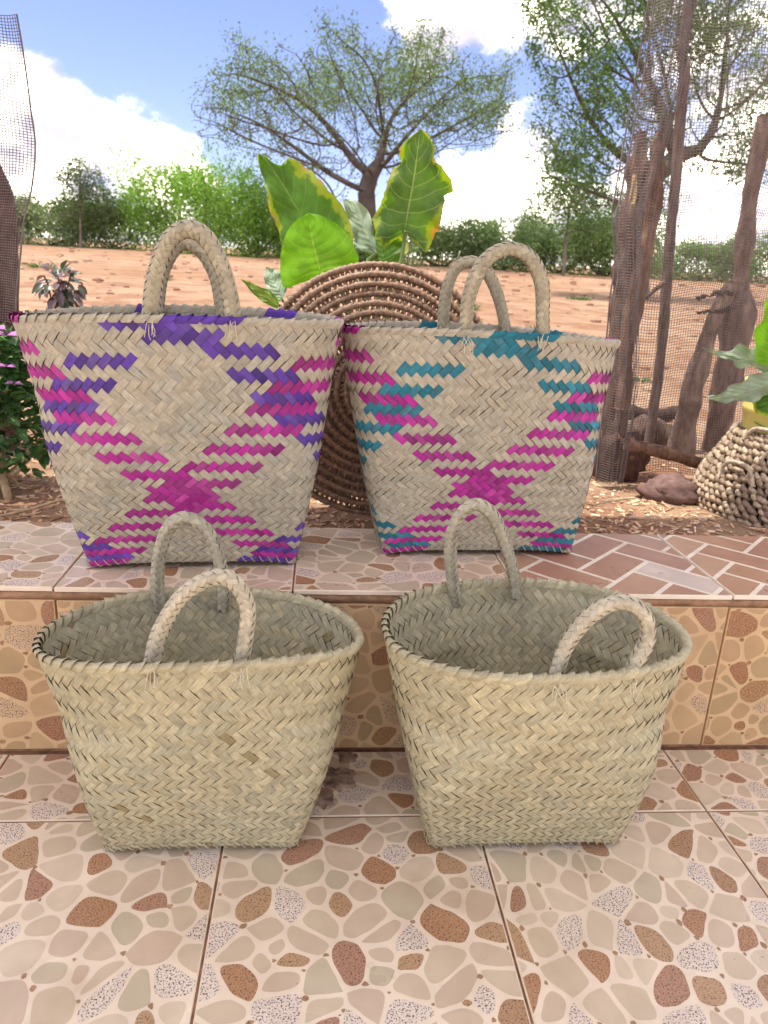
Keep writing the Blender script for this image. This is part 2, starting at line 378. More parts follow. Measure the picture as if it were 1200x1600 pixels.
# ------------------------------------------------------------------ woven baskets
def sup(t, a, b_, e):
    c, s = np.cos(t), np.sin(t)
    return a * np.sign(c) * np.abs(c) ** e, b_ * np.sign(s) * np.abs(s) ** e
class Basket:
    NS = 66
    def __init__(s, z0, bot, rim, rows, pt, seed):
        s.z0, s.bot, s.rim, s.R, s.seed = z0, bot, rim, rows, seed
        pr = np.linspace(pt[0], pt[1], rows); s.cum = np.concatenate([[0], np.cumsum(pr)]) / pr.sum()
        s.LV = 49; s.lev = np.linspace(0, 1, s.LV); n = 720; tab = []
        t = -np.pi / 2 + np.arange(n + 1) / n * 2 * np.pi
        for v in s.lev:
            bcx, bcy, ba, bb, byaw = bot; rcx, rcy, ra, rb, ryaw, rz, tx, ty, z2 = rim
            f = v; fr = v + .09 * math.sin(math.pi * v) * (1 - .3 * v)
            e = 2 / (11 + (2.25 - 11) * min(1, v * 1.5) ** .55)
            x, y = sup(t, ba + (ra - ba) * fr, bb + (rb - bb) * fr, e)
            yaw = byaw + (ryaw - byaw) * f; cx, cy = bcx + (rcx - bcx) * f, bcy + (rcy - bcy) * f
            zt = rz + tx * np.cos(t) + ty * np.sin(t) + z2 * np.cos(2 * t)
            zb = z0 + .0015 + .011 * np.clip(1 - 1.1 * np.abs(np.cos(t)), 0, 1) * (1 - f)
            z = zb + (zt - zb) * v
            wob = .0035 * np.array([mnoise.noise((math.cos(a) * 1.6 + seed * 7, math.sin(a) * 1.6, v * 2.2)) for a in t]) * min(1, v * 3)
            x, y = x * (1 + wob / .2), y * (1 + wob / .12)
            X = cx + x * math.cos(yaw) - y * math.sin(yaw); Yv = cy + x * math.sin(yaw) + y * math.cos(yaw)
            Q = np.stack([X, Yv, z], 1); d = np.concatenate([[0], np.cumsum(np.linalg.norm(np.diff(Q, axis=0), axis=1))])
            # measure arc length from the front centre so that the same strand count fits every level
            uu = np.linspace(0, 1, n + 1); tab.append(np.stack([np.interp(uu, d / d[-1], Q[:, k]) for k in range(3)], 1))
        s.tab = np.array(tab); s.n = n
    def pos(s, u, v):
        u = np.mod(np.asarray(u, float), 1.0) * s.n; v = np.clip(np.asarray(v, float), 0, 1) * (s.LV - 1)
        i = np.minimum(u.astype(int), s.n - 1); j = np.minimum(v.astype(int), s.LV - 2); fu = (u - i)[..., None]; fv = (v - j)[..., None]
        A = s.tab
        return (A[j, i] * (1 - fu) + A[j, i + 1] * fu) * (1 - fv) + (A[j + 1, i] * (1 - fu) + A[j + 1, i + 1] * fu) * fv
    def P(s, u, v, off):
        u, v = np.broadcast_arrays(np.asarray(u, float), np.asarray(v, float)); e = 1e-3
        p = s.pos(u, v); v1, v0 = np.minimum(v + .01, 1), np.minimum(v + .01, 1) - .02
        du = s.pos(u + e, v) - s.pos(u - e, v); dv = s.pos(u, v1) - s.pos(u, v0); n = np.cross(du, dv); n /= np.linalg.norm(n, axis=-1)[..., None] + 1e-12
        return p + n * np.asarray(off)[..., None] if np.ndim(off) else p + n * off
    def v_of(s, k): return 1 - np.interp(k, np.arange(s.R + 1), s.cum)
def cell_patch(sc, kc, slash, a_=np.linspace(-1, 1, 5), b_=np.array([-1., 0, 1.]), la=1.03, lb=.955):
    A, B = np.meshgrid(a_, b_, indexing='ij'); g = -1 if slash else 1       # '/' climbs to the right; rows count downwards
    S = sc + A * la * .5 + B * lb * .25; K = kc + g * (A * la * .5 - B * lb * .25)
    Hh = .0006 - .0013 * np.abs(A) ** 4 + .00025 * (1 - B * B)
    return S, K, Hh, A, B
def make_basket(label, spec, palette, dye, rear):
    B = Basket(*spec); N_, R_ = B.NS, B.R; bot = spec[1]
    root = thing('woven_basket', label, 'basket', (bot[0], bot[1], spec[0]), 'woven palm baskets')
    rg = np.random.default_rng(spec[5]); base = np.array(palette)
    qt = {d: rg.normal(1, .06, N_ * 4) for d in (0, 1)}; hue = {d: rg.normal(0, .02, N_ * 4) for d in (0, 1)}
    wq = {d: np.clip(rg.normal(.99, .06, N_ * 4), .84, 1.06) for d in (0, 1)}; odd = {d: rg.random(N_ * 4) < (.03 if not rear else .003) for d in (0, 1)}
    core = MB(); U = np.arange(133) / 132; Vv = np.linspace(0, .995, 30)
    core.grid(B.P(U[None, :], Vv[:, None], -.0017)); 
    ring = B.P(U[:-1], np.zeros(132), -.002); core.add(np.vstack([ring, ring.mean(0)[None]]), [(i, (i + 1) % 132, 132) for i in range(132)])
    core.build('gap_shade_layer', M['core'], root)  # dark brown layer paints the shade seen in the gaps between strands
    cells = []
    for side in (0, 1):                                # outside, then the same weave seen from inside
        for k in range(R_):
            slash = (k % 2 == 1)
            for i in range(N_):
                sc = i + (.5 if k % 2 else 0) - N_ / 2
                q = int(round(sc + k if slash else sc - k)) % N_; ss = (sc + N_ / 2) % N_ - N_ / 2
                col = base * qt[slash][q] * rg.normal(1, .05) + np.array([1, .2, -.6]) * hue[slash][q] * .4
                if odd[slash][q] and rg.random() < .45: col = col * np.array([.70, .62, .50])
                if dye:
                    d = dye(ss, k, slash)
                    if d is not None: col = np.array(d) * rg.normal(1, .14) * qt[slash][q] ** 2 + base * abs(rg.normal(0, .05))
                S, K, Hh, A, Bb = cell_patch(sc, k + .5, slash, lb=.96 * wq[slash][q])
                Hh = Hh * (.45 + .55 * (B.cum[k + 1] - B.cum[k]) * R_) * (1 + .35 * rg.normal() if rg.random() < .3 else 1)
                v = B.v_of(np.clip(K, -.02, R_)); off = Hh if side == 0 else -.0045 - Hh
                G = B.P(S / N_, v, off)
                if side: G = G[:, ::-1]
                j0 = rg.uniform(0, 50); uv = np.stack([A * .012 + j0, Bb * .005 + j0 * 3], -1)
                if side: uv = uv[:, ::-1]
                size = (B.cum[k + 1] - B.cum[k]) * max(0, math.cos(ss / N_ * 2 * math.pi)) if side == 0 and abs(ss) < N_ / 4 else 0
                cells.append((size, G, tuple(np.clip(col, .005, .9)), uv))
    order = sorted(range(len(cells)), key=lambda i: -cells[i][0]); big = set(order[:300]); rest = MB()
    for i, (sz, G, col, uv) in enumerate(cells):
        if i in big:
            m = MB(); m.grid(G, 0, col, uv); m.build('palm_strand', M['strand'], root)
        else: rest.grid(G, 0, col, uv)
    rest.build('woven_strands', M['strand'], root, kind='stuff')
    rim = MB()                                          # folded edge: strands turned over the rim, one slanted tab each
    for i in range(N_):
        s0 = i - N_ / 2; ss = (s0 + N_ / 2) % N_ - N_ / 2
        col = base * rg.normal(1.02, .07)
        if dye:
            d = dye(ss, -1, True)
            if d is not None: col = np.array(d) * rg.normal(1, .12)
        prof = [(-.40, .55, .0004), (-.18, .34, .0018), (.08, .08, .0026), (.22, -.03, .0015), (.28, -.05, -.0022), (.34, -.02, -.0062), (.5, .22, -.0080), (.8, .62, -.0066)]
        wdt = .56; rows_ = []
        for (ds, kk, off) in prof:
            r_ = []
            for w in (-1, 0, 1):
                k_ = max(kk, 0); p = B.P((s0 + ds + w * wdt) / N_, B.v_of(k_), off + (.0016 if w > 0 else (.0008 if w == 0 else -.0014)) * (1 if off > -.003 else -1))
                if kk < 0: p = p + np.array([0, 0, -kk * .045 + (.0018 if w > 0 else -.0014)])
                r_.append(p)
            rows_.append(r_)
        j0 = rg.uniform(0, 50)
        rim.grid(rows_, 0, tuple(np.clip(col, .005, .9)), [[(a * .006 + j0, w * .005 + j0) for w in (-1, 0, 1)] for a in range(len(prof))])
    rim.build('rim_edge', M['strand'], root, kind='stuff')
    hem = MB()                                          # whip stitches along the bottom edge
    for i in range(N_):
        u0 = (i + .3) / N_
        P = [B.P((i + .3 + ds) / N_, v, o) for ds, v, o in ((0, .028, .001), (.25, .014, .0035), (.5, .001, .003), (.6, .0, -.002))]
        hem.tube(P, .0011, 4, tint=tuple(base * rg.normal(1.1, .08)))
    hem.build('hem_stitching', M['strand'], root, kind='stuff')
    return root, B
def braid(parent, pts, r, base, seed, pitch=.0125, label=None):
    """a rope handle plaited round a core; chevrons of strands along its length"""
    C = smooth_path(pts, 90); d = np.concatenate([[0], np.cumsum(np.linalg.norm(np.diff(C, axis=0), axis=1))]); Lh = d[-1]
    T_, U_, V_ = frames(C); rg = np.random.default_rng(seed); NC = 6; m = MB()
    def P(sv, k, h):
        ss = np.clip(sv * pitch, 0, Lh); q = lambda X: np.stack([np.interp(ss, d, X[:, j]) for j in range(3)], -1)
        a = k / NC * 2 * np.pi + .35; rr = (r * (1 + .05 * np.sin(ss * 40 + seed)) + h)[..., None]
        return q(C) + (q(U_) * np.cos(a)[..., None] + q(V_) * np.sin(a)[..., None]) * rr
    m.tube(C, r * .90, 10, 1)
    n = int(Lh / pitch)
    for k in range(NC):
        sl = k % 2 == 1; qt = rg.normal(1, .05, 400)
        for i in range(n + 1):
            sc = i + (.5 if sl else 0)
            S, K, Hh, A, Bb = cell_patch(sc, k, sl, np.linspace(-1, 1, 5), np.linspace(-1, 1, 3), 1.08, 1.0)
            col = base * rg.normal(1, .07) * (1 if rg.random() > .04 else .75); j0 = rg.uniform(0, 50)
            m.grid(P(S, K, Hh * 1.5 + .0006), 0, tuple(np.clip(col, .01, .9)), np.stack([A * .008 + j0, Bb * .004 + j0 * 2], -1))
    for e in (0, len(C) - 1):                           # rounded ends
        t = -T_[e] if e == 0 else T_[e]
        prof = [[C[e] + t * (r * .55 * math.sin(f)) + (U_[e] * math.cos(a) + V_[e] * math.sin(a)) * r * 1.02 * math.cos(f) for a in np.arange(12) / 12 * 6.2832] for f in np.linspace(0, 1.5, 5)]
        m.grid(prof, 0, tuple(base * .95), [[(0.01 * j, .01 * i_) for i_ in range(12)] for j in range(5)], closed_v=True)
    o = m.build('handle', [M['strand'], M['core']], parent)
    o['kind'] = 'stuff'; return o
def stitches(parent, B, pts, seed):
    rg = np.random.default_rng(seed); m = MB()
    for p in pts:
        p = np.array(p)
        for k in range(5):
            a = p + rg.normal(0, .0045, 3) * (1, .15, .6) + (0, -.005, .004); c = p + rg.normal(0, .008, 3) * (1, .2, 1) + (0, -.007, -.018)
            mid = (a + c) / 2 + rg.normal(0, .003, 3) * (1, .3, 1) + (0, -.004, 0); m.tube(smooth_path([a, mid, c], 6), .0007, 4)
    o = m.build('stitch_thread', M['thread'], parent); o['kind'] = 'stuff'
MAG, PUR, TEAL = (.36, .015, .235), (.085, .032, .28), (.010, .16, .225)
def plaid(second):
    def f(s, k, slash):
        if k == -1: return second if 0 <= s <= 5 or 22 < s < 26 or -31 < s < -28 else (MAG if -18 < s < -12 or 15 < s < 18 else None)
        if k == 0: return second if -5 <= s <= 1 else None
        if k == 1: return second if -2 <= s <= 4 else (MAG if abs(s) > 15 and abs(s) < 18 else None)
        x = (s + 17) % 34 - 17 if abs(s) > 19 else s
        if slash:
            if abs(x + (k + 3.2)) < 3.1 or abs(x + (k - 35)) < 2.6: return second
            if abs(x + (k - 16.5)) < 3.1: return MAG
        else:
            if abs(x - (k + 3.8)) < 3.1 or abs(x - (k - 35)) < 2.6: return second
            if abs(x - (k - 16.5)) < 3.1: return MAG
        return None
    return f
STRAW_R, STRAW_F = (.415, .378, .29), (.44, .40, .265)
SPEC = {
 'BL': (ZT + .001, (-.227, 1.334, .183, .086, .09), (-.243, 1.3453, .276, .1345, .016, .761, .0066, .0018, -.0059), 28, (19.3, 9.3), 1),
 'BR': (ZT + .001, (.317, 1.408, .193, .074, .05), (.303, 1.4298, .270, .1327, .012, .7502, -.003, -.0014, -.0058), 28, (19.3, 9.3), 2),
 'FL': (.001, (-.164, 1.0, .147, .088, .0), (-.1622, 1.008, .235, .141, .15, .3285, -.0089, -.0073, -.0104), 23, (17, 7), 3),
 'FR': (.001, (.337, .995, .154, .088, .0), (.335, .995, .2325, .1622, .0737, .346, -.0005, .0016, -.0043), 23, (17, 7), 4)}
HAND = {
 'BL': [(1.240, 1.232, [(235, 515), (236, 488), (243, 430), (263, 378), (292, 358), (322, 372), (347, 418), (361, 470), (363, 512)]), (1.462, 1.44, [(240, 520), (245, 480), (254, 425), (272, 388), (292, 378), (316, 394), (336, 430), (346, 475), (348, 520)])],
 'BR': [(1.325, 1.315, [(725, 538), (728, 508), (735, 455), (758, 408), (792, 389), (826, 401), (846, 440), (848, 490), (848, 538)]), (1.548, 1.53, [(690, 545), (692, 508), (698, 455), (712, 420), (737, 409), (760, 424), (778, 462), (789, 510), (791, 540)])],
 'FL': [(.902, .91, [(234, 1062), (239, 1030), (251, 985), (282, 934), (325, 905), (362, 906), (386, 945), (384, 990), (378, 1030), (377, 1052)]), (1.128, 1.10, [(250, 952), (246, 915), (249, 868), (263, 826), (288, 809), (320, 825), (340, 865), (348, 915), (349, 952)])],
 'FR': [(.866, .88, [(864, 1076), (870, 1050), (888, 1003), (927, 958), (972, 940), (1007, 962), (1011, 1000), (993, 1036), (983, 1066)]), (1.135, 1.10, [(713, 944), (707, 905), (704, 855), (713, 813), (740, 788), (768, 803), (788, 848), (802, 895), (806, 932)])]}
LAB = {'BL': 'tall basket with purple and magenta zigzag bands standing on the step', 'BR': 'tall basket with teal and magenta zigzag bands standing on the step',
       'FL': 'plain straw basket on the floor in front of the purple and magenta basket', 'FR': 'plain straw basket with scattered brown strands on the floor below the teal basket'}
RH_ = {'BL': .0122, 'BR': .0112, 'FL': .0097, 'FR': .0095}
for key in ('BL', 'BR', 'FL', 'FR'):
    rear = key[0] == 'B'
    root, B = make_basket(LAB[key], SPEC[key], STRAW_R if rear else STRAW_F, plaid(PUR if key == 'BL' else TEAL) if rear else None, rear)
    for n, (Y0, Y1, poly) in enumerate(HAND[key]):
        k = len(poly); pts = [at(x, y, Y0 + (Y1 - Y0) * math.sin(math.pi * i / (k - 1))) for i, (x, y) in enumerate(poly)]
        braid(root, pts, RH_[key] * (1 if n == 0 else .95), np.array((.40, .36, .255)) if rear else np.array((.49, .44, .33)) if n == 0 else np.array((.42, .395, .30)), 10 * ord(key[1]) + n)
    fp = [HAND[key][0][2][1], HAND[key][0][2][-2]]
    stitches(root, B, [at(x, {'BL': 508, 'BR': 530, 'FL': 1052, 'FR': 1070}[key] - (4 if n_ and key == 'FL' else 0), B.pos(0, .97)[1] - .004) for n_, (x, y) in enumerate(fp)], 5 + ord(key[1]))

# ------------------------------------------------------------------ unseen roof strip, added and sized to shade the baskets and let sky light in
M['shade_sheet'] = plain_mat('shade_roof_sheet', (.55, .50, .42), .8, .2, 4)
b = MB(); b.box(-2.3, 1.15, .40, 1.60, 3.0, 3.03); o = b.build('shade_roof_strip', M['shade_sheet'], smooth=False); o['kind'] = 'structure'

# ------------------------------------------------------------------ ground
def ground_z(x, y):
    z = .292 if y > 1.40 else (-.03 if y < 1.25 else -.03 + .322 * (y - 1.25) / .15)
    if y > 2.6: z += (y - 2.6) * .039 if y < 45 else 1.654
    if y > 1.40: z += .010 * mnoise.noise((x * 3.1, y * 3.1, 0)) * min(1, (y - 1.4) * 3) + .05 * mnoise.noise((x * .35, y * .35, 5)) * min(1, max(0, y - 2) * .25)
    return z
xs = np.unique(np.round(np.concatenate([np.linspace(-400, -40, 19), np.linspace(-40, -5, 36), np.linspace(-5, -1.6, 24), np.linspace(-1.6, 2.4, 110), np.linspace(2.4, 6, 24), np.linspace(6, 40, 36), np.linspace(40, 400, 19)]), 4))
ys = np.unique(np.round(np.concatenate([np.linspace(-400, -20, 16), np.linspace(-20, 1.2, 24), np.linspace(1.25, 1.48, 5), np.linspace(1.5, 3.2, 60), np.linspace(3.2, 8, 50), np.linspace(8, 50, 70), np.linspace(50, 600, 20)]), 4))
b = MB(); b.grid([[(x, y, ground_z(x, y)) for y in ys] for x in xs])
m, N, L, nd, bs = material('red_earth', .95, .2); tc = nd('ShaderNodeTexCoord')
f1 = noise(L, nd, tc.outputs['Object'], .35, 6, .6); f2 = noise(L, nd, tc.outputs['Object'], 2.2, 7, .65); f3 = noise(L, nd, tc.outputs['Object'], 45, 5, .7); f4 = noise(L, nd, tc.outputs['Object'], 11, 4, .6)
c = mixc(L, nd, ramp(L, nd, f1, .35, .65), (.29, .17, .097), (.365, .24, .15))
c = mixc(L, nd, ramp(L, nd, f2, .45, .60, 0, .85), c, (.23, .11, .06)); c = mixc(L, nd, ramp(L, nd, f4, .55, .72, 0, .6), c, (.42, .28, .18))
c = mixc(L, nd, ramp(L, nd, f3, .58, .68, 0, .6), c, (.20, .105, .06)); c = mixc(L, nd, ramp(L, nd, f3, .42, .34, 0, .5), c, (.58, .43, .31))
L.new(c, bs.inputs['Base Color']); bump(L, nd, bs, f3, 1.0, .012); M['earth'] = m
g = b.build('ground', M['earth']); g['kind'] = 'structure'
def gz(x, y): return ground_z(x, y)

# litter of chips and straw, pebbles
M['chips'] = tint_mat('dry_chips', .85, .25, 60)
b = MB(); R = np.random.default_rng(21)
for i in range(4200):
    y = 1.50 + R.gamma(1.3, .28); x = R.uniform(-1.3, 1.7)
    if R.random() < .25: y = R.uniform(1.5, 4.5); x *= y / 1.6
    L_, w = R.gamma(2, .0036) + .003, R.uniform(.001, .004); a = R.uniform(0, 6.28); d = np.array([math.cos(a), math.sin(a), R.uniform(-.2, .2)]); n_ = np.array([-math.sin(a), math.cos(a), R.uniform(-.5, .5)])
    c0 = np.array([x, y, gz(x, y) + R.uniform(.001, .006)]); col = [(.68, .45, .27), (.60, .37, .21), (.74, .56, .38), (.48, .28, .16), (.66, .42, .25)][R.integers(5)]
    q = [c0 - d * L_ - n_ * w, c0 + d * L_ - n_ * w * .6, c0 + d * L_ * .9 + n_ * w, c0 - d * L_ + n_ * w]
    b.add(q + [p - np.array([0, 0, .0022]) for p in q], [(0, 1, 2, 3), (4, 7, 6, 5), (0, 4, 5, 1), (1, 5, 6, 2), (2, 6, 7, 3), (3, 7, 4, 0)], 0, col)
b.build('ground_litter', M['chips'], smooth=False, kind='stuff')
M['stone'] = tint_mat('field_stone', .9, .3, 40, 0, .003)
def lump(mb, c, r, seed, squash=.7, n=8, tint=(1, 1, 1), amp=.35, rot=0):
    P = []
    for i in range(n + 1):
        t = math.pi * i / n; row = []
        for j in range(2 * n):
            a = math.pi * j / n; d = np.array([math.sin(t) * math.cos(a), math.sin(t) * math.sin(a), math.cos(t)])
            k = 1 + amp * mnoise.noise(tuple(d * 1.4 + seed * 3.7)) + amp * .5 * mnoise.noise(tuple(d * 3.5 + seed)) 
            q = d * k * np.array(r if hasattr(r, '__len__') else (r, r, r * squash))
            row.append((c[0] + q[0] * math.cos(rot) - q[1] * math.sin(rot), c[1] + q[0] * math.sin(rot) + q[1] * math.cos(rot), c[2] + q[2]))
        P.append(row)
    mb.grid(P, 0, tint, closed_v=True)
b = MB()
for i in range(900):
    y = 1.52 + R.gamma(1.4, .5); x = R.uniform(-.9, 1.0) * y; r = R.gamma(2, .0016) + .0018
    if y > 3: r *= 1.8
    lump(b, (x, y, gz(x, y) + r * .3), r, i * .37, .7, 3, [(.42, .25, .17), (.36, .20, .13), (.55, .42, .32), (.60, .5, .4)][R.integers(4)])
for i in range(650):
    y = 3 + 24 * R.random() ** 1.3; x = R.uniform(-.62, .62) * y; r_ = (R.gamma(2, .004) + .004) * (1 + y * .14)
    lump(b, (x, y, gz(x, y) + r_ * .15), (r_ * 1.4, r_ * 1.2, r_ * .6), i * .73, 1, 3, [(.25, .13, .08), (.30, .17, .11), (.38, .26, .17), (.20, .11, .07)][R.integers(4)])
b.build('ground_pebbles', M['stone'], kind='stuff')
def stone(name, label, cat, px, py, Y, r, seed, tint, rot=0, amp=.3, group=None, n=12):
    p = at(px, py, Y); p[2] = gz(p[0], Y); b = MB(); lump(b, (p[0], p[1], p[2] + r[2] * .55), r, seed, 1, n, tint, amp, rot); o = b.build(name, M['stone']); return tag(o, label, cat, group)
stone('rock', 'large purplish brown rock lying on the litter beside the wicker planter', 'rock', 1046, 765, 1.86, (.078, .055, .042), 4.1, (.17, .10, .085), -.1, .45)
stone('rock', 'small orange brown stone between the large rock and the wicker planter', 'rock', 1098, 748, 1.93, (.032, .026, .026), 9.3, (.42, .19, .10), .3)
stone('rock', 'pale grey stone at the foot of the netted left post', 'rock', 42, 478, 3.6, (.08, .06, .09), 2.2, (.45, .38, .34), .2)
for i, (px, Y, r) in enumerate(((970, 3.6, .03), (985, 3.9, .045), (700, 12, .12))):
    pass

# ------------------------------------------------------------------ coiled tray
M['cane'] = tint_mat('brown_cane', .55, .35, 120, 0, .0012, .5)
tr = thing('coiled_tray', 'round brown coiled openwork tray standing on edge behind the two tall baskets', 'tray', at(588, 640, 1.66))
cen = at(590, 612, 1.665); lean = .16
Ux = np.array([1, 0, 0]); Uz = np.array([0, math.sin(lean), math.cos(lean)]); Un = np.cross(Ux, Uz)
RT = .278; NR = 13; R = np.random.default_rng(5)
def tray_pt(r, a, off): return cen + (Ux * math.cos(a) + Uz * math.sin(a)) * r + Un * off
pot = thing('plant_pot', 'dark clay pot half hidden behind the brown coiled tray', 'pot', at(588, 640, 1.93)); M['clay'] = plain_mat('dark_clay', (.07, .045, .035), .9, .3, 20, .002)
pc = (at(588, 640, 1.93)[0], 1.97); b = MB(); b.grid([[(pc[0] + r * math.cos(a), pc[1] + r * math.sin(a), .28 + z) for a in np.arange(40) / 40 * 6.2832] for r, z in ((0, .0), (.15, 0), (.19, .12), (.215, .30), (.22, .31), (.225, .33), (.21, .335), (.2, .31), (0, .30))], closed_v=True); b.build('body', M['clay'], pot)
knots = MB()
for i in range(NR):
    r = RT - .0206 * i; n = max(40, int(2 * math.pi * r / .0045)); m = MB(); P, RR = [], []
    for j in range(n + 1):
        a = 2 * math.pi * j / n; w = mnoise.noise((math.cos(a) * 3, math.sin(a) * 3, i * 2.0)) * .0022
        P.append(tray_pt(r + w, a, .010 * math.sin(i * 1.2) * .3 + .035 * (i / NR) ** 2)); RR.append(.0072 + .0014 * math.sin(j * 2.2) + .0008 * R.normal())
    m.tube(P, RR, 7, tint=tuple(np.array((.235, .14, .082)) * R.normal(1, .1)), cap=False)
    m.build('coil', M['cane'], tr)
    if i < NR - 1:
        k = int(2 * math.pi * r / .0125)
        for j in range(k):
            for sg in (-1, 1):
                a = 2 * math.pi * (j + .1 * R.normal()) / k; da = .0058 / r * sg
                o_ = .035 * (i / NR) ** 2
                knots.tube(smooth_path([tray_pt(r + .006, a - da, o_ - .0075), tray_pt(r - .0103, a, o_ - .007 - .002 * sg), tray_pt(r - .0266, a + da, o_ - .0075)], 5), .0034, 4,
                           tint=tuple(np.array((.32, .195, .115)) * R.uniform(.6, 1.35)), cap=False)
knots.build('coil_stitches', M['cane'], tr, kind='stuff')

# ------------------------------------------------------------------ leaves
def leaf_mat(name, base, vein, edge=None, transl=.35, edge_lo=.80, rough=.45):
    m, N, L, nd, b = material(name, rough, .4); uv = nd('ShaderNodeUVMap', uv_map='UVMap'); sp = nd('ShaderNodeSeparateXYZ'); L.new(uv.outputs[0], sp.inputs[0]); tc = nd('ShaderNodeTexCoord')
    def mt(op, a, b_=None):
        n = nd('ShaderNodeMath', operation=op)
        for i, v in enumerate((a, b_)):
            if v is None: continue
            if isinstance(v, (int, float)): n.inputs[i].default_value = v
            else: L.new(v, n.inputs[i])
        return n.outputs[0]
    w = mt('ABSOLUTE', sp.outputs[0]); t = sp.outputs[1]; nl = noise(L, nd, tc.outputs['Object'], 11, 3, .6)
    s = mt('SUBTRACT', t, mt('MULTIPLY', w, .30)); saw = mt('ABSOLUTE', mt('SUBTRACT', mt('FRACT', mt('MULTIPLY', s, 8.0)), .5))
    side = ramp(L, nd, saw, .06, .02); mid = ramp(L, nd, w, .035, .012); v = mt('MAXIMUM', mt('MULTIPLY', side, .65), mid)
    nz = noise(L, nd, tc.outputs['Object'], 28, 4, .6)
    c = mixc(L, nd, ramp(L, nd, nz, .3, .7), tuple(x * .78 for x in base), tuple(x * 1.2 for x in base))
    c = mixc(L, nd, v, c, vein)
    if edge:
        e = mt('ADD', w, mt('ADD', mt('MULTIPLY', mt('SUBTRACT', nz, .5), .6), mt('MULTIPLY', mt('SUBTRACT', nl, .5), 1.1))); e2 = mt('ADD', e, mt('MULTIPLY', ramp(L, nd, t, .88, 1.0), .22))
        c = mixc(L, nd, ramp(L, nd, e2, edge_lo - .14, edge_lo), c, (.26, .33, .02)); c = mixc(L, nd, ramp(L, nd, e2, edge_lo + .09, edge_lo + .2), c, edge)
    L.new(c, b.inputs['Base Color'])
    bump(L, nd, b, mt('SUBTRACT', 1.0, mt('MULTIPLY', saw, 1.2)), .6, .003)
    tr_ = nd('ShaderNodeBsdfTranslucent'); L.new(mixc(L, nd, 1.0, c, (1.25, 1.35, .55), 'MULTIPLY'), tr_.inputs[0]); mix = nd('ShaderNodeMixShader'); mix.inputs[0].default_value = transl
    L.new(b.outputs[0], mix.inputs[1]); L.new(tr_.outputs[0], mix.inputs[2]); L.new(mix.outputs[0], N['Material Output'].inputs[0])
    return m
def leaf(parent, left, mid, right, Y, mat, tilt=.0, fold=.25, wave=.008, name='leaf', label=None, seed=0, jag=.03):
    """leaf blade from base to tip: two edges and a midrib seen at distance Y, then bent through depth"""
    n = 44; r = lambda pts: smooth_path([at(x, y, Y) for x, y in pts], n); Lf, Md, Rt = r(left), r(mid), r(right); rows = []; uv = []
    for i in range(n):
        t = i / (n - 1); row = []; u = []
        for w in np.linspace(-1, 1, 13):
            E_ = Lf[i] if w < 0 else Rt[i]; q_ = 1 + jag * (mnoise.noise((t * 9 + seed * 5, w * .4 + (5 if w < 0 else 0), seed)) + .7 * mnoise.noise((t * 24, seed, 3 if w < 0 else 8))) * abs(w) ** 2; p = Md[i] + (E_ - Md[i]) * abs(w) * q_; wid = np.linalg.norm(E_ - Md[i]) * abs(w)
            dy = tilt * (t - .3) * .2 + fold * wid * (1 - .45 * abs(w)) + wave * abs(w) ** 2 * math.sin(t * 19 + (3 if w < 0 else 0) + seed) + .004 * mnoise.noise((t * 5, w * 3, seed)) + wave * .25 * math.cos((t - abs(w) * .3) * 8 * 6.283) * abs(w)
            k = 1 + dy / Y; c0 = np.array([0, 0, H]); row.append(p + np.array([0, dy, .15 * dy])); u.append((w, t))
        rows.append(row); uv.append(u)
    m = MB(); m.grid(rows, 0, (1, 1, 1), uv); o = m.build(name, mat, parent)
    if label: o['label'] = label
    return o
M['stem'] = plain_mat('green_stem', (.16, .22, .06), .5, .25, 30)
LM1 = leaf_mat('leaf_green_scorched', (.07, .17, .013), (.12, .22, .04), (.42, .22, .10), .5, .93)
LM2 = leaf_mat('leaf_bright_green', (.20, .46, .01), (.32, .54, .05), None, .6)
LM4 = leaf_mat('leaf_dull_green_scorched', (.085, .175, .03), (.25, .32, .12), (.48, .22, .06), .4, .92)
LM3 = leaf_mat('leaf_grey_green', (.26, .34, .24), (.36, .43, .30), None, .2)
LM6 = leaf_mat('leaf_yellow_green', (.15, .24, .02), (.25, .33, .05), (.40, .36, .05), .4, .95)
tp = thing('taro_plant', 'broad-leaved green plant with scorched yellow leaf edges rising behind the brown tray', 'plant', (at(575, 430, 1.86)[0], 1.86, .292))
leaf(tp, [(505, 415), (455, 400), (432, 358), (421, 328), (416, 298), (404, 268), (401, 247), (402, 241)], [(510, 412), (490, 375), (472, 340), (455, 312), (440, 288), (424, 264), (412, 250), (403, 241)],
     [(512, 410), (550, 388), (553, 365), (534, 324), (510, 290), (485, 266), (452, 246), (444, 258), (427, 256), (416, 246), (404, 241)], 1.88, LM1, .25, .35, .010, seed=1, jag=.10, label='large leaf leaning left with brown scorched edge')
leaf(tp, [(500, 432), (452, 446), (440, 438), (438, 402), (446, 368), (462, 345), (482, 334)], [(501, 430), (497, 410), (490, 385), (485, 360), (482, 334)],
     [(504, 430), (540, 420), (560, 408), (556, 388), (538, 360), (508, 340), (483, 334)], 1.80, LM2, .15, -.30, .004, seed=2, label='bright fresh green rounded leaf')
leaf(tp, [(588, 400), (560, 388), (550, 360), (540, 330), (536, 314)], [(588, 395), (575, 370), (560, 342), (538, 314)], [(590, 392), (584, 365), (578, 335), (560, 316), (540, 312)], 1.92, LM3, .2, .3, .006, seed=3, label='pale grey green leaf seen from below')
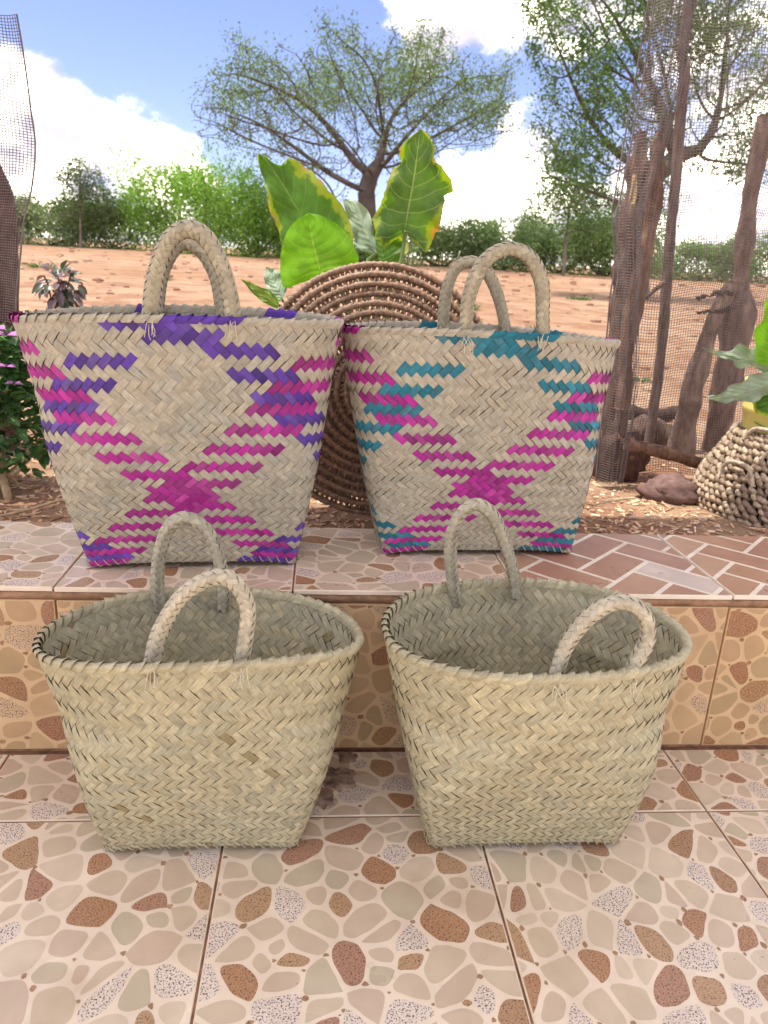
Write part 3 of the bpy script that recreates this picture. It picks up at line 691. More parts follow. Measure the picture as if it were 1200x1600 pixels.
leaf(tp, [(632, 372), (604, 384), (588, 380), (580, 352), (592, 330), (600, 300), (612, 268), (625, 255), (622, 236), (640, 214), (654, 203)], [(633, 360), (637, 335), (642, 305), (647, 270), (651, 235), (655, 203)],
     [(640, 370), (656, 386), (668, 392), (682, 372), (690, 335), (699, 305), (700, 283), (689, 260), (678, 252), (681, 232), (670, 214), (656, 203)], 1.90, LM4, -.2, .30, .018, seed=4, jag=.20, label='tall upright leaf with yellow wavy edge')
leaf(tp, [(600, 418), (575, 405), (572, 380), (590, 352)], [(604, 416), (596, 395), (596, 372), (592, 352)], [(610, 414), (632, 400), (636, 380), (594, 350)], 1.94, LM1, .2, .3, .006, seed=5)
leaf(tp, [(440, 470), (424, 466), (412, 440), (414, 420)], [(442, 465), (432, 448), (422, 434), (415, 420)], [(446, 460), (448, 446), (438, 428), (416, 419)], 1.84, LM3, .2, .3, .004, seed=6)
leaf(tp, [(434, 482), (418, 476), (398, 464), (376, 441)], [(436, 476), (420, 468), (402, 457), (375, 440)], [(436, 468), (424, 456), (408, 450), (376, 439)], 1.82, LM6, .2, .3, .004, seed=7)
for (poly, r, Y) in (([(633, 362), (628, 400), (622, 430), (600, 520), (585, 640), (580, 800)], .0062, 1.895), ([(510, 412), (530, 440), (560, 560), (575, 800)], .006, 1.885), ([(501, 430), (520, 470), (560, 600), (572, 800)], .005, 1.82),
                     ([(604, 416), (596, 440), (582, 600), (578, 800)], .006, 1.93), ([(588, 398), (574, 415), (570, 500), (576, 800)], .008, 1.91), ([(440, 468), (480, 520), (560, 700), (572, 800)], .004, 1.85), ([(436, 476), (480, 540), (560, 720), (572, 800)], .004, 1.83)):
    P = [at(x, y, Y) for x, y in poly]; P[-1][2] = .285; b = MB(); b.tube(smooth_path(P, 24), np.linspace(r * .8, r * 1.5, 24), 7); b.build('stem', M['stem'], tp)

# ------------------------------------------------------------------ posts, logs and nets
M['bark'] = tint_mat('weathered_wood', .9, .38, 26, 0, .006)
def wood_tex(): 
    m, N, L, nd, b = material('split_wood', .9, .2); at_ = nd('ShaderNodeAttribute', attribute_name='tint'); tc = nd('ShaderNodeTexCoord'); mp = nd('ShaderNodeMapping'); mp.inputs['Scale'].default_value = (50, 50, 12); L.new(tc.outputs['Object'], mp.inputs[0])
    f = noise(L, nd, mp.outputs[0], 1, 6, .65); g_ = noise(L, nd, tc.outputs['Object'], 16, 4)
    c = mixc(L, nd, 1.0, at_.outputs['Color'], mixc(L, nd, ramp(L, nd, f, .3, .7), (.5, .48, .46), (1.35, 1.3, 1.25)), 'MULTIPLY'); c = mixc(L, nd, ramp(L, nd, g_, .52, .7, 0, .7), c, (.10, .06, .045))
    L.new(c, b.inputs['Base Color']); bump(L, nd, b, f, 1.0, .007); return m
M['wood'] = wood_tex()
def trunk_px(mb, rows, Y, tint, sides=10, seed=0, rough=.06, n=40, depth=.85):
    sides, n = sides * 2, int(n * 1.6)
    """a trunk from its left and right edges row by row"""
    L_ = smooth_path([at(a, y, Y) for a, c, y in rows], n); R_ = smooth_path([at(c, y, Y) for a, c, y in rows], n); P = (L_ + R_) / 2; W_ = np.linalg.norm(R_ - L_, axis=1) / 2; G = []
    for i in range(n):
        ring = []
        for j in range(sides):
            a = 2 * math.pi * j / sides; k = 1 + rough * 2.2 * mnoise.noise((math.cos(a) * 1.8, math.sin(a) * 1.8 + seed, P[i][2] * 14)) + rough * 1.3 * mnoise.noise((math.cos(a) * 3.5, math.sin(a) * 3.5 + seed, P[i][2] * 4)) + rough * .5 * mnoise.noise((math.cos(a) * 8, math.sin(a) * 8 + seed, P[i][2] * 9))
            ring.append(P[i] + np.array([math.cos(a) * W_[i] * k, math.sin(a) * W_[i] * k * depth, 0]))
        G.append(ring)
    mb.grid(G, 0, tint, closed_v=True); b_ = mb.n - n * sides
    for fc in (tuple(range(sides))[::-1], tuple((n - 1) * sides + j for j in range(sides))): mb.f.append(tuple(b_ + i for i in fc)); mb.m.append(0); mb.c.append(tint); mb.uv.append(None)
YS = 2.12
st = thing('wooden_post', 'thick reddish split tree stump wrapped in brown netting right of the teal basket', 'post', (at(955, 730, YS)[0], YS, .29))
b = MB(); trunk_px(b, [(926, 974, 748), (936, 976, 700), (946, 978, 640), (952, 978, 560), (954, 984, 500), (960, 996, 440), (968, 1004, 390), (970, 1012, 350), (980, 1008, 310), (980, 1016, 270), (990, 1010, 240), (996, 1008, 205)], YS, (.215, .13, .09), 18, 1, .24, 60); b.build('trunk', M['wood'], st)
b = MB(); trunk_px(b, [(962, 984, 640), (968, 988, 560), (974, 1000, 500), (984, 1008, 450), (994, 1018, 400), (1006, 1026, 350), (1006, 1034, 300), (1016, 1036, 260), (1018, 1040, 225), (1028, 1038, 203)], YS - .035, (.29, .165, .11), 12, 7, .22, 50); b.build('split_limb', M['wood'], st)
b = MB(); trunk_px(b, [(982, 992, 318), (984, 996, 295), (988, 996, 272)], YS - .075, (.62, .47, .27), 8, 3, .15, 14, .35); o = b.build('bark_patch', M['wood'], st); o['label'] = 'pale bare patch on the stump'
b = MB(); lump(b, at(962, 718, YS - .02), (.085, .06, .075), 3.3, 1, 12, (.13, .07, .05), .5); b.build('root_ball', M['wood'], st)
po = thing('wooden_pole', 'thin straight pole standing between the netted stump and the forked post', 'pole', (at(1012, 690, 2.42)[0], 2.42, .29))
P = [at(x, y, 2.42) for x, y in ((1078, -60), (1078, 0), (1071, 100), (1062, 200), (1055, 290), (1048, 360), (1042, 440), (1034, 540), (1023, 630), (1010, 712))]
P[0] = np.array([P[1][0] + .05, 2.42, 2.998]); P[-1][2] = .28
b = MB(); b.tube(smooth_path(P, 60), .0165 * (1 + .06 * RNG.normal(size=60)), 9, tint=(.17, .125, .11), rough=.04); b.build('shaft', M['wood'], po)
b = MB(); b.tube(smooth_path([at(*p, 2.40) for p in ((1040, 441), (1028, 449), (1015, 460), (1000, 470))], 10), [.011, .010, .009, .008, .008, .007, .007, .006, .005, .004], 6, tint=(.16, .11, .09)); b.build('side_twig', M['wood'], po)
fk = thing('forked_post', 'grey forked tree post with a knot standing beside the wicker planter', 'post', (at(1110, 705, 2.5)[0], 2.5, .29))
b = MB(); trunk_px(b, [(1096, 1138, 720), (1106, 1144, 660), (1114, 1154, 600), (1122, 1166, 545), (1126, 1178, 500), (1134, 1174, 470), (1148, 1168, 430), (1150, 1178, 380), (1160, 1182, 320), (1164, 1190, 280), (1176, 1206, 215), (1186, 1214, 180)], 2.5, (.22, .155, .125), 12, 4, .09, 70); b.build('trunk', M['wood'], fk)
b = MB(); trunk_px(b, [(1040, 1082, 716), (1056, 1090, 655), (1064, 1098, 610), (1078, 1108, 570), (1096, 1120, 520), (1116, 1142, 470), (1136, 1156, 440)], 2.46, (.26, .19, .15), 10, 6, .10, 46); b.build('fork_limb', M['wood'], fk)
b = MB(); R = np.random.default_rng(9)
for y in (463, 486):
    P = smooth_path([at(1146, y - 6, 2.44), at(1120, y - 4 + (4 if y > 470 else 0), 2.42), at(1088, y + 4, 2.41)], 16); b.tube(P + R.normal(0, .003, P.shape), (.004 + .011 * R.random(16)) * np.linspace(1, .5, 16) * (1 if y < 470 else .7), 7, tint=(.055, .042, .04), rough=.25, seed=int(y))
b.build('charred_twig', M['wood'], fk)
def log(label, pts, Y, r, tint, seed):
    P = [at(x, y, Y) for x, y in pts]; b = MB(); b.tube(smooth_path(P, 24), r * (1 + .06 * np.random.default_rng(seed).normal(size=24)), 9, tint=tint, rough=.06, seed=seed); return tag(b.build('log', M['wood']), label, 'log')
log('brown log slanting along the ground from the stump to the wicker planter', [(978, 694), (1040, 708), (1122, 732)], 2.0, .018, (.22, .13, .09), 1)
log('dark log lying level behind the thin pole', [(968, 640), (1020, 650), (1068, 642)], 2.62, .026, (.075, .05, .042), 2)
log('grey stump end lying in shade behind the thin pole', [(975, 690), (1010, 668), (1052, 690)], 2.56, .045, (.15, .10, .08), 3)
# nets: real threads crossing at every knot
M['net'] = plain_mat('net_thread', (.15, .12, .11), .6, .25, 40)
def net(name, label, surf, nu, nv, r, sub=3, tint=(1, 1, 1), hem=True, parts=None):
    b = MB(); du, dv = np.linspace(0, 1, nu), np.linspace(0, 1, nv)
    fu, fv = np.linspace(0, 1, (nu - 1) * 1 + 1), np.linspace(0, 1, (nv - 1) // 2 + 1)
    for u in du: b.tube([surf(u, v) for v in fv], r, 3, cap=False)
    fu = np.linspace(0, 1, (nu - 1) // 2 + 1)
    for v in dv: b.tube([surf(u, v) for u in fu], r, 3, cap=False)
    if hem: b.tube([surf(0, v) for v in fv], r * 2.6, 4, cap=False)
    return b
def net_thing(name, label, builder):
    o = builder.build(name, M['net']); return tag(o, label, 'net')
EDGE = [(1024, -60), (1016, 0), (1008, 60), (998, 130), (990, 170), (980, 230), (964, 310), (958, 340), (960, 420), (952, 470), (944, 560), (930, 660), (922, 745)]
eg = smooth_path([at(x, y, 2.02) for x, y in EDGE], 80)
def interp_path(P, t): 
    s = t * (len(P) - 1); i = min(len(P) - 2, int(s)); return P[i] + (P[i + 1] - P[i]) * (s - i)
def surf_r(u, v):
    p = interp_path(eg, v); x = p[0] + u * (.62 + .10 * v); y = 2.02 + .018 * math.sin(u * 8 + v * 2) + u * .16 + .02 * math.sin(v * 7 + u * 5)
    if v > .25 and u < .16: y -= .10 * (1 - u / .16) * 0
    return np.array([x, y, max(p[2] + .01 * math.sin(u * 14 + v * 3), .30)])
net_thing('shade_net', 'brown mesh net hanging in front of the pole and forked post on the right', net('n', '', surf_r, 84, 170, .00082))
eg2 = smooth_path([at(x, y, 2.0) for x, y in ((1040, -60), (1036, 0), (1020, 100), (1010, 200), (990, 330), (972, 430), (962, 560), (948, 700), (938, 745))], 60)
def surf_f(u, v):                                     # doubled-over fold of the net along its free edge, drawn round the stump
    a, c = interp_path(eg, v), interp_path(eg2, v); w = .075 + .02 * math.sin(v * 9); p = a + np.array([u * w, -.035 - .05 * math.sin(u * math.pi) + .012 * math.sin(u * 22 + v * 5), 0]); p[2] = max(p[2], .30); return p
net_thing('shade_net', 'doubled edge of brown netting gathered round the split stump', net('n', '', surf_f, 13, 180, .0010))
EL = [(26, 22), (36, 100), (44, 170), (52, 225), (50, 290), (40, 345), (36, 400), (30, 450), (26, 505)]
el = smooth_path([at(x, y, 2.1) for x, y in EL], 60)
def surf_l(u, v):
    p = interp_path(el, v); return p + np.array([-u * .30, .05 * u + .018 * math.sin(u * 12 + v * 6), .015 * u - .02 * u * u * (1 if v < .2 else 0)])
net_thing('shade_net', 'grey mesh net hanging at the left edge over the dark post', net('n', '', surf_l, 40, 110, .0010))
b = MB(); trunk_px(b, [(-70, 30, 720), (-66, 30, 600), (-60, 29, 510), (-54, 27, 430), (-50, 24, 340), (-46, 18, 300), (-44, 4, 262), (-40, -6, 240)], 2.25, (.115, .058, .052), 14, 2, .04, 40)
tag(b.build('wooden_post', M['wood']), 'dark brown thick post behind the grey net at the left edge', 'post')

# ------------------------------------------------------------------ wicker planter, bucket and potted plant (right edge)
WC = np.array([1.235, 1.80, .288]); M['wicker'] = tint_mat('grey_wicker', .75, .3, 90, 0, .002)
wp = thing('wicker_planter', 'chunky grey wicker planter holding the yellow bucket at the right edge', 'planter', WC)
def wr(t): return .196 - .055 * t ** 1.6 + .012 * math.sin(t * 5)
HW = .215; rows = 13; per = 62; b = MB(); G = []
for i in range(13):
    t = i / 12; G.append([(WC[0] + (wr(t) - .012) * math.cos(a), WC[1] + (wr(t) - .012) * math.sin(a), WC[2] + t * HW) for a in np.arange(40) / 40 * 6.2832])
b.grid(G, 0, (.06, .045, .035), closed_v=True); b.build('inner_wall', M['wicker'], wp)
b = MB(); pr = [(s, .006 * (1 - s * s)) for s in np.linspace(-1, 1, 6)]
b.tube([(s * .0165, -k * 1.7, .003 * s) for s, k in pr], [.0035, .0062, .0072, .0072, .0062, .0035], 6, tint=(.40, .30, .20)); cane = [b.mesh('cane_strip', M['wicker'])]
for tn in ((.32, .235, .155), (.46, .36, .25), (.24, .17, .115)):
    b = MB(); b.tube([(s * .0165, -k * 1.7, -.002 * s) for s, k in pr], [.0035, .0066, .0074, .0070, .0058, .003], 6, tint=tn); cane.append(b.mesh('cane_strip', M['wicker']))
R = np.random.default_rng(14); places = []
for i in range(rows):
    for j in range(per):
        a = (j + .5 * (i % 2) + .08 * R.normal()) / per * 6.2832; t = (i + .5 + .12 * R.normal()) / rows
        places.append((a, t, R.integers(4), R.uniform(.68, .92)))
fr = lambda a: math.cos(a) * .85 * 1 + math.sin(a) * .52     # towards the camera is -x -y
places.sort(key=lambda q: fr(q[0])); restm = MB()
for n_, (a, t, k, sc) in enumerate(places):
    r = wr(t) + .003; mat = Matrix.Translation((WC[0] + r * math.cos(a), WC[1] + r * math.sin(a), WC[2] + t * HW)) @ Matrix.Rotation(a + math.pi / 2, 4, 'Z') @ Matrix.Rotation(.62 + .16 * R.normal(), 4, 'Y') @ Matrix.Diagonal((sc, 1.1, 1.25 * sc, 1))
    if n_ < 290:
        o = bpy.data.objects.new('cane_strip', cane[k]); COL.objects.link(o); o.matrix_world = mat; o.parent = wp; o.matrix_parent_inverse = Matrix.Translation(wp.location).inverted()
    else:
        me = cane[k]; restm.add([mat @ v.co for v in me.vertices], [tuple(p.vertices) for p in me.polygons], 0, (.33, .26, .19))
restm.build('far_weave', M['wicker'], wp, kind='stuff')
st_ = MB()
for j in range(per):
    a = j / per * 6.2832; st_.tube([(WC[0] + (wr(t) + .001) * math.cos(a), WC[1] + (wr(t) + .001) * math.sin(a), WC[2] + t * HW * 1.03) for t in np.linspace(0, 1, 8)], .0045, 5, tint=(.26, .2, .145))
st_.build('stakes', M['wicker'], wp, kind='stuff')
for (a0, z0, hh, ww) in ((3.75, .20, .035, .09), (4.15, .165, .03, .08), (3.55, .10, .05, .05)):
    P = []
    for s in np.linspace(-1, 1, 12):
        a = a0 + s * ww / .2; P.append((WC[0] + (wr(z0 / HW) + .016) * math.cos(a), WC[1] + (wr(z0 / HW) + .016) * math.sin(a), WC[2] + z0 + hh * (1 - abs(s) ** 4)))
    m_ = MB(); m_.tube(P, .0055, 6, tint=(.42, .33, .24)); m_.build('loop', M['wicker'], wp)
M['yellow'] = plain_mat('yellow_plastic', (.76, .68, .20), .45, .08, 6)
bk = thing('bucket', 'pale yellow plastic bucket standing inside the wicker planter', 'bucket', WC + np.array([0, 0, .02]))
b = MB(); prof = [(.0, .02), (.105, .02), (.112, .06), (.124, .20), (.130, .262), (.1345, .264), (.1345, .276), (.130, .3), (.136, .335), (.141, .336), (.141, .344), (.134, .344), (.128, .30), (.12, .29), (0, .29)]
b.grid([[(WC[0] + r * math.cos(a), WC[1] + r * math.sin(a), WC[2] + z) for a in np.arange(48) / 48 * 6.2832] for r, z in prof], closed_v=True); b.build('body', M['yellow'], bk)
b = MB(); b.tube([(WC[0] + .131 * math.cos(a), WC[1] + .131 * math.sin(a), WC[2] + .245 - .035 * abs(math.sin((a - 3.3) * 1))) for a in np.linspace(3.3, 3.3 + math.pi, 24)], .0022, 6); b.build('wire_handle', M['stem'], bk)
pp = thing('potted_plant', 'plant with bright green and grey lobed leaves growing in the yellow bucket', 'plant', WC + np.array([0, 0, .29]))
leaf(pp, [(1216, 570), (1182, 566), (1178, 548), (1182, 520), (1196, 500), (1210, 470)], [(1222, 575), (1218, 545), (1214, 515), (1211, 470)], [(1232, 570), (1262, 545), (1256, 510), (1212, 470)], 1.66, LM2, .2, -.3, .006, seed=12, label='bright green ribbed leaf')
leaf(pp, [(1215, 590), (1196, 584), (1176, 572), (1158, 578), (1150, 566), (1132, 562), (1108, 549)], [(1215, 580), (1195, 568), (1172, 562), (1150, 558), (1106, 549)], [(1216, 572), (1190, 540), (1178, 548), (1158, 538), (1150, 552), (1130, 552), (1107, 548)], 1.68, LM3, .2, .25, .006, seed=13, label='grey green lobed leaf with a yellow tip')
leaf(pp, [(1206, 606), (1190, 624), (1166, 630), (1150, 628), (1136, 634), (1115, 628)], [(1206, 592), (1186, 604), (1164, 614), (1145, 622), (1115, 627)], [(1204, 578), (1180, 584), (1168, 596), (1150, 603), (1140, 614), (1115, 626)], 1.67, LM3, .2, .25, .006, seed=14)
leaf(pp, [(1215, 640), (1190, 650), (1180, 630), (1186, 606)], [(1216, 630), (1204, 622), (1188, 605)], [(1220, 622), (1212, 606), (1190, 604)], 1.74, LM1, .2, .25, .006, seed=15)
for q in ((1218, 580), (1210, 585), (1206, 606), (1216, 630)):
    b = MB(); b.tube(smooth_path([at(*q, 1.68), at(1232, 640, 1.74), WC + np.array([0, 0, .285])], 12), .004, 6); b.build('stem', M['stem'], pp)

# ------------------------------------------------------------------ flowering bush, sprout, ground twigs (left)
M['leafy'] = tint_mat('small_leaves', .45, .25, 60, .3)
M['petal'] = plain_mat('pink_petal', (.36, .13, .34), .6, .12, 60); M['palestem'] = plain_mat('pale_woody_stem', (.45, .33, .19), .8, .25, 60, .001)
def leaf_blade(mb, c, d, n_, L_, w, tint, bend=.2):
    d = d / np.linalg.norm(d); s = np.cross(d, n_); s /= np.linalg.norm(s) + 1e-9; n_ = np.cross(s, d)
    P = []
    for t, k in ((0, .08), (.25, .8), (.55, 1), (.8, .62), (1, .05)):
        m_ = c + d * L_ * t - n_ * bend * L_ * t * t; P.append([m_ - s * w * k + n_ * w * .35 * k, m_, m_ + s * w * k + n_ * w * .35 * k])
    mb.grid(P, 0, tint)
fb = thing('flowering_bush', 'leafy green bush with pink flowers at the left edge behind the step', 'bush', (-.83, 1.83, .29))
R = np.random.default_rng(33); b = MB()
for i in range(1500):
    th = R.uniform(0, 6.28); zz = R.random() ** .8; rr = .20 * (1 - .35 * zz) * R.random() ** .4
    c = np.array([-.83 + rr * math.cos(th), 1.83 + rr * math.sin(th) * .55, .34 + zz * .33]); d = np.array([math.cos(th), math.sin(th), R.uniform(-.4, .7)]) + R.normal(0, .4, 3)
    if c[0] > -.655 - .03 * mnoise.noise((0, zz * 6, 1)): continue
    g = R.uniform(.6, 1.4); tint = (.075 * g, .165 * g, .05 * g) if R.random() < .75 else (.15 * g, .26 * g, .10 * g)
    leaf_blade(b, c, d, np.array([0, 0, 1.]) + R.normal(0, .35, 3), R.uniform(.022, .05), R.uniform(.008, .014), tint)
b.build('foliage', M['leafy'], fb, kind='stuff')
def stem_(parent, pts, r, mat='palestem', n=18, name='stem'):
    b = MB(); b.tube(smooth_path(pts, n), np.linspace(r, r * .7, n), 7, rough=.05); return b.build(name, M[mat], parent)
stem_(fb, [at(4, 748, 1.8), at(24, 738, 1.79), at(40, 718, 1.8), at(44, 700, 1.8), at(38, 678, 1.82), at(46, 640, 1.86)], .0075)
stem_(fb, [at(14, 790, 1.76), at(10, 768, 1.76), at(4, 745, 1.78), at(2, 700, 1.82), at(-6, 640, 1.86)], .010)
for k in range(9): stem_(fb, [(-.84 + .04 * R.normal(), 1.84 + .03 * R.normal(), .285), (-.84 + .05 * R.normal(), 1.84 + .04 * R.normal(), .42), (-.85 + .08 * R.normal(), 1.84 + .05 * R.normal(), .6)], .0045)
for (px, py, Y, s) in ((10, 524, 1.72, 1.1), (-8, 514, 1.74, 1.1), (10, 573, 1.70, .75), (22, 600, 1.69, .75), (-14, 590, 1.70, .8)):
    c = at(px, py, Y); b = MB()
    for k in range(5):
        a = k * 1.2566 + px; d = np.array([math.cos(a), math.sin(a), .12 - .25 * math.sin(a)]); leaf_blade(b, c, d, np.array([0, -.3, 1.]), .027 * s, .0115 * s, (1, 1, 1), .12)
    b.build('flower', M['petal'], fb)
M['dusky'] = tint_mat('dusky_leaves', .3, .25, 60, .15, 0, .8)
sp = thing('small_shrub', 'small dusky purple shrub with shiny leaves at the field edge left', 'shrub', (at(92, 470, 2.75)[0], 2.75, gz(-1, 2.75)))
b = MB(); c0 = at(92, 446, 2.75)
for i in range(95):
    q = R.normal(0, 1, 3); q /= np.linalg.norm(q); c = c0 + q * np.array([.075, .06, .062]) * R.random() ** .5; d = q + np.array([0, 0, -.25]) + R.normal(0, .3, 3)
    t_ = [(.10, .045, .05), (.05, .07, .04), (.16, .10, .11), (.06, .085, .05), (.34, .29, .35)][R.integers(5)]  # the pale lilac tint paints a whitish shine on some leaves
    leaf_blade(b, c, d, np.array([0, -.3, 1.]) + R.normal(0, .3, 3), R.uniform(.03, .06), R.uniform(.009, .016), t_, .35)
b.build('foliage', M['dusky'], sp, kind='stuff')
for dx in (-.03, .0, .025): stem_(sp, [(c0[0] + dx * .4, 2.75, sp.location.z - .01), (c0[0] + dx, 2.75, c0[2] - .05), (c0[0] + dx * 1.6, 2.75, c0[2] + .03)], .004, 'bark', name='stem') if False else None
M['barkd'] = plain_mat('dark_twig', (.12, .07, .05), .9, .3, 60)
for dx in (-.03, .0, .025): stem_(sp, [(c0[0] + dx * .4, 2.75, sp.location.z - .01), (c0[0] + dx, 2.75, c0[2] - .05), (c0[0] + dx * 1.6, 2.75, c0[2] + .03)], .004, 'barkd')
def twig(label, pts, r):
    P = [at(x, y, Y) for x, y, Y in pts]
    for p in P: p[2] = max(p[2], gz(p[0], p[1]) + r * .8)
    b = MB(); b.tube(smooth_path(P, 20), r, 6, rough=.05); tag(b.build('twig', M['palestem']), label, 'twig')
twig('long pale twig lying on the ground left of the purple basket', [(-30, 812, 1.55), (30, 800, 1.6), (100, 780, 1.68)], .0035)
twig('short dry twig on the litter in front of the large rock', [(925, 790, 1.66), (965, 781, 1.70), (990, 778, 1.72)], .0028)

# ------------------------------------------------------------------ trees and bushes beyond the field
def crown_faces(mb, pts, size, tints, rg, flat=.0):
    """many leaf-sized faces, each with its own direction and size"""
    pts = np.asarray(pts); n = len(pts); a = rg.normal(size=(n, 3)); a /= np.linalg.norm(a, axis=1)[:, None]; c = rg.normal(size=(n, 3)); c[:, 2] *= (1 - flat); c -= a * (a * c).sum(1)[:, None]; c /= np.linalg.norm(c, axis=1)[:, None] + 1e-9
    s = size * rg.uniform(.55, 1.4, n)[:, None]; V = np.stack([pts - a * s, pts + c * s * .45, pts + a * s, pts - c * s * .45], 1); ti = rg.integers(0, len(tints), n); k = rg.uniform(.75, 1.25, n)
    b0 = mb.n; mb.v.append(V.reshape(-1, 3)); mb.n += 4 * n
    for i in range(n):
        j = b0 + 4 * i; mb.f.append((j, j + 1, j + 2, j + 3)); mb.m.append(0); mb.c.append(tuple(np.array(tints[ti[i]]) * k[i])); mb.uv.append(None)
def grow(base, trunk_pts, attract, step, infl, kill, rg, iters=90):
    nodes = [np.array(p, float) for p in trunk_pts]; par = [-1] + list(range(len(trunk_pts) - 1)); A = np.array(attract)
    near = np.full(len(A), 1e9); idx = np.zeros(len(A), int); start = 0
    for it in range(iters):
        for i in range(start, len(nodes)):
            d = np.linalg.norm(A - nodes[i], axis=1); m = d < near; near[m] = d[m]; idx[m] = i
        start = len(nodes); keep = near > kill; A, near, idx = A[keep], near[keep], idx[keep]
        if not len(A): break
        act = near < infl; new = {}
        if not act.any(): act = near < near.min() * 1.2
        for k in np.where(act)[0]: d = A[k] - nodes[idx[k]]; new.setdefault(idx[k], []).append(d / np.linalg.norm(d))
        add = 0
        for i, ds in new.items():
            d = np.sum(ds, 0) + rg.normal(0, .25, 3)
            if np.linalg.norm(d) < 1e-6: continue
            nodes.append(nodes[i] + d / np.linalg.norm(d) * step); par.append(i); add += 1
        if not add: break
    n = len(nodes); load = np.zeros(n); kids = np.zeros(n, int)
    for i in range(n - 1, 0, -1): load[i] += 1 if kids[i] == 0 else 0; load[par[i]] += load[i]; kids[par[i]] += 1
    return np.array(nodes), np.array(par), load, kids
def branches(mb, nodes, par, load, r0, power, rmin, tint):
    rad = np.maximum(rmin, r0 * (load / load[0]) ** power)
    for i in range(1, len(nodes)):
        a, c = nodes[par[i]], nodes[i]; ra = min(rad[par[i]], rad[i] * 1.5); d = c - a; ln = np.linalg.norm(d)
        if ln < 1e-6: continue
        sides = 7 if ra > .06 else (5 if ra > .02 else 3); u = np.cross(d, (.3, .5, .81)); u /= np.linalg.norm(u); w = np.cross(d / ln, u); an = np.arange(sides) / sides * 6.2832
        o_ = u * np.cos(an)[:, None] + w * np.sin(an)[:, None]; mb.add(np.vstack([a + o_ * ra, c + o_ * rad[i]]), [(j, (j + 1) % sides, sides + (j + 1) % sides, sides + j) for j in range(sides)], 0, tint)
M['treebark'] = tint_mat('tree_bark', .95, .25, 3)
M['foliage'] = tint_mat('foliage', .7, .12, 1.5, .55, 0, .15)
rg = np.random.default_rng(77)
YA = 26.0; base = at(574, 408, YA); base[2] = gz(base[0], YA) - .1
ac = thing('acacia_tree', 'wide flat-crowned acacia with dark trunk standing across the field', 'tree', base)
A = []
while len(A) < 3400:                                   # flat, spreading umbrella
    px, py = rg.uniform(300, 800), rg.uniform(45, 290)
    top = 76 + 14 * math.sin(px * .045) + 10 * math.sin(px * .11) + ((px - 560) / 250) ** 2 * 55; bot = 222 + 62 * math.exp(-((px - 560) / 130) ** 2)
    if not top < py < bot: continue
    if rg.random() > (1.0 if py < top + 85 else .45): continue
    dep = rg.uniform(-1, 1) * 3.2 * math.sqrt(max(.05, 1 - ((px - 555) / 262) ** 2)); A.append(at(px, py, YA) + np.array([0, dep, 0]))
tr_ = [base, at(578, 370, YA), at(574, 330, YA), at(572, 300, YA), at(580, 272, YA), at(592, 255, YA)]
nodes, par, load, kids = grow(base, tr_, A, .20, 3.0, .29, rg, 150)
b = MB(); branches(b, nodes, par, load, .29, .60, .0125, (.095, .075, .068)); b.build('trunk', M['treebark'], ac)
tips = [i for i in range(len(nodes)) if load[i] <= 3]; lp = np.concatenate([nodes[rg.choice(tips, 66000)] + rg.normal(0, .20, (66000, 3)) * (1, 1, .7)])
# leaf density follows the clumps the photograph shows
keep = np.array([mnoise.noise(tuple(p * .55)) for p in lp]) * .8 + rg.normal(0, .3, len(lp)) - np.clip((-lp[:, 0] - 2.2) * .16, 0, .6) - np.clip((6.0 - lp[:, 2]) * .16, 0, .5) > -.04; b = MB(); crown_faces(b, lp[keep], .046, [(.15, .205, .105), (.18, .24, .12), (.13, .175, .095)], rg, .4); b.build('crown', M['foliage'], ac, kind='stuff')
def leaf_tree(name, label, trunk, Y, att, n_leaf, size, tints, r0, step, kill, dens, bark=(.11, .085, .07), spread=.12, seed=1, thr=-.05):
    rg = np.random.default_rng(seed); base = at(*trunk[0], Y); base[2] = gz(base[0], Y) - .05; root = thing(name, label, 'tree', base); A = []
    for (cx, cy, rx, ry, n) in att:
        for k in range(n):
            while True:
                q = rg.uniform(-1, 1, 3)
                if q @ q < 1: break
            sc = Y / FPX; A.append(at(cx + q[0] * rx, cy + q[1] * ry, Y) + np.array([0, q[2] * rx * sc * .8, 0]))
    nodes, par, load, kids = grow(base, [base] + [at(*p, Y) for p in trunk[1:]], A, step, step * 12, kill, rg, 110)
    b = MB(); branches(b, nodes, par, load, r0, .56, .0045 * Y / 13, bark); b.build('trunk', M['treebark'], root)
    tips = [i for i in range(len(nodes)) if load[i] <= 3]; lp = nodes[rg.choice(tips, n_leaf)] + rg.normal(0, spread, (n_leaf, 3)); keep = np.array([mnoise.noise(tuple(p * dens)) for p in lp]) + rg.normal(0, .2, n_leaf) > thr
    b = MB(); crown_faces(b, lp[keep], size, tints, rg); b.build('crown', M['foliage'], root, kind='stuff'); return root
leaf_tree('tree', 'tall leafy tree with dark limbs behind the nets on the right', [(1000, 460), (1000, 400), (1006, 330), (1024, 275), (1056, 245), (1092, 234)], 13.0,
          [(930, 190, 110, 130, 700), (900, 60, 80, 90, 280), (1010, 60, 120, 110, 650), (1120, 130, 110, 100, 450), (1160, 250, 90, 50, 160), (890, 285, 75, 60, 240), (960, -40, 160, 90, 350), (1170, 0, 120, 90, 260), (1000, 300, 70, 60, 120)],
          62000, .034, [(.13, .20, .085), (.16, .235, .10), (.10, .16, .075)], .17, .13, .17, 1.1, spread=.10, seed=5, thr=-.02)
leaf_tree('tree', 'small thin-leaved tree rising from the grey bushes on the left', [(125, 375), (126, 340), (124, 300)], 27.0, [(125, 285, 42, 45, 260), (105, 310, 45, 35, 120), (150, 320, 40, 30, 80)], 6500, .045, [(.10, .13, .08), (.12, .15, .09)], .045, .2, .26, .8, (.2, .17, .15), spread=.18, seed=8, thr=-.3)
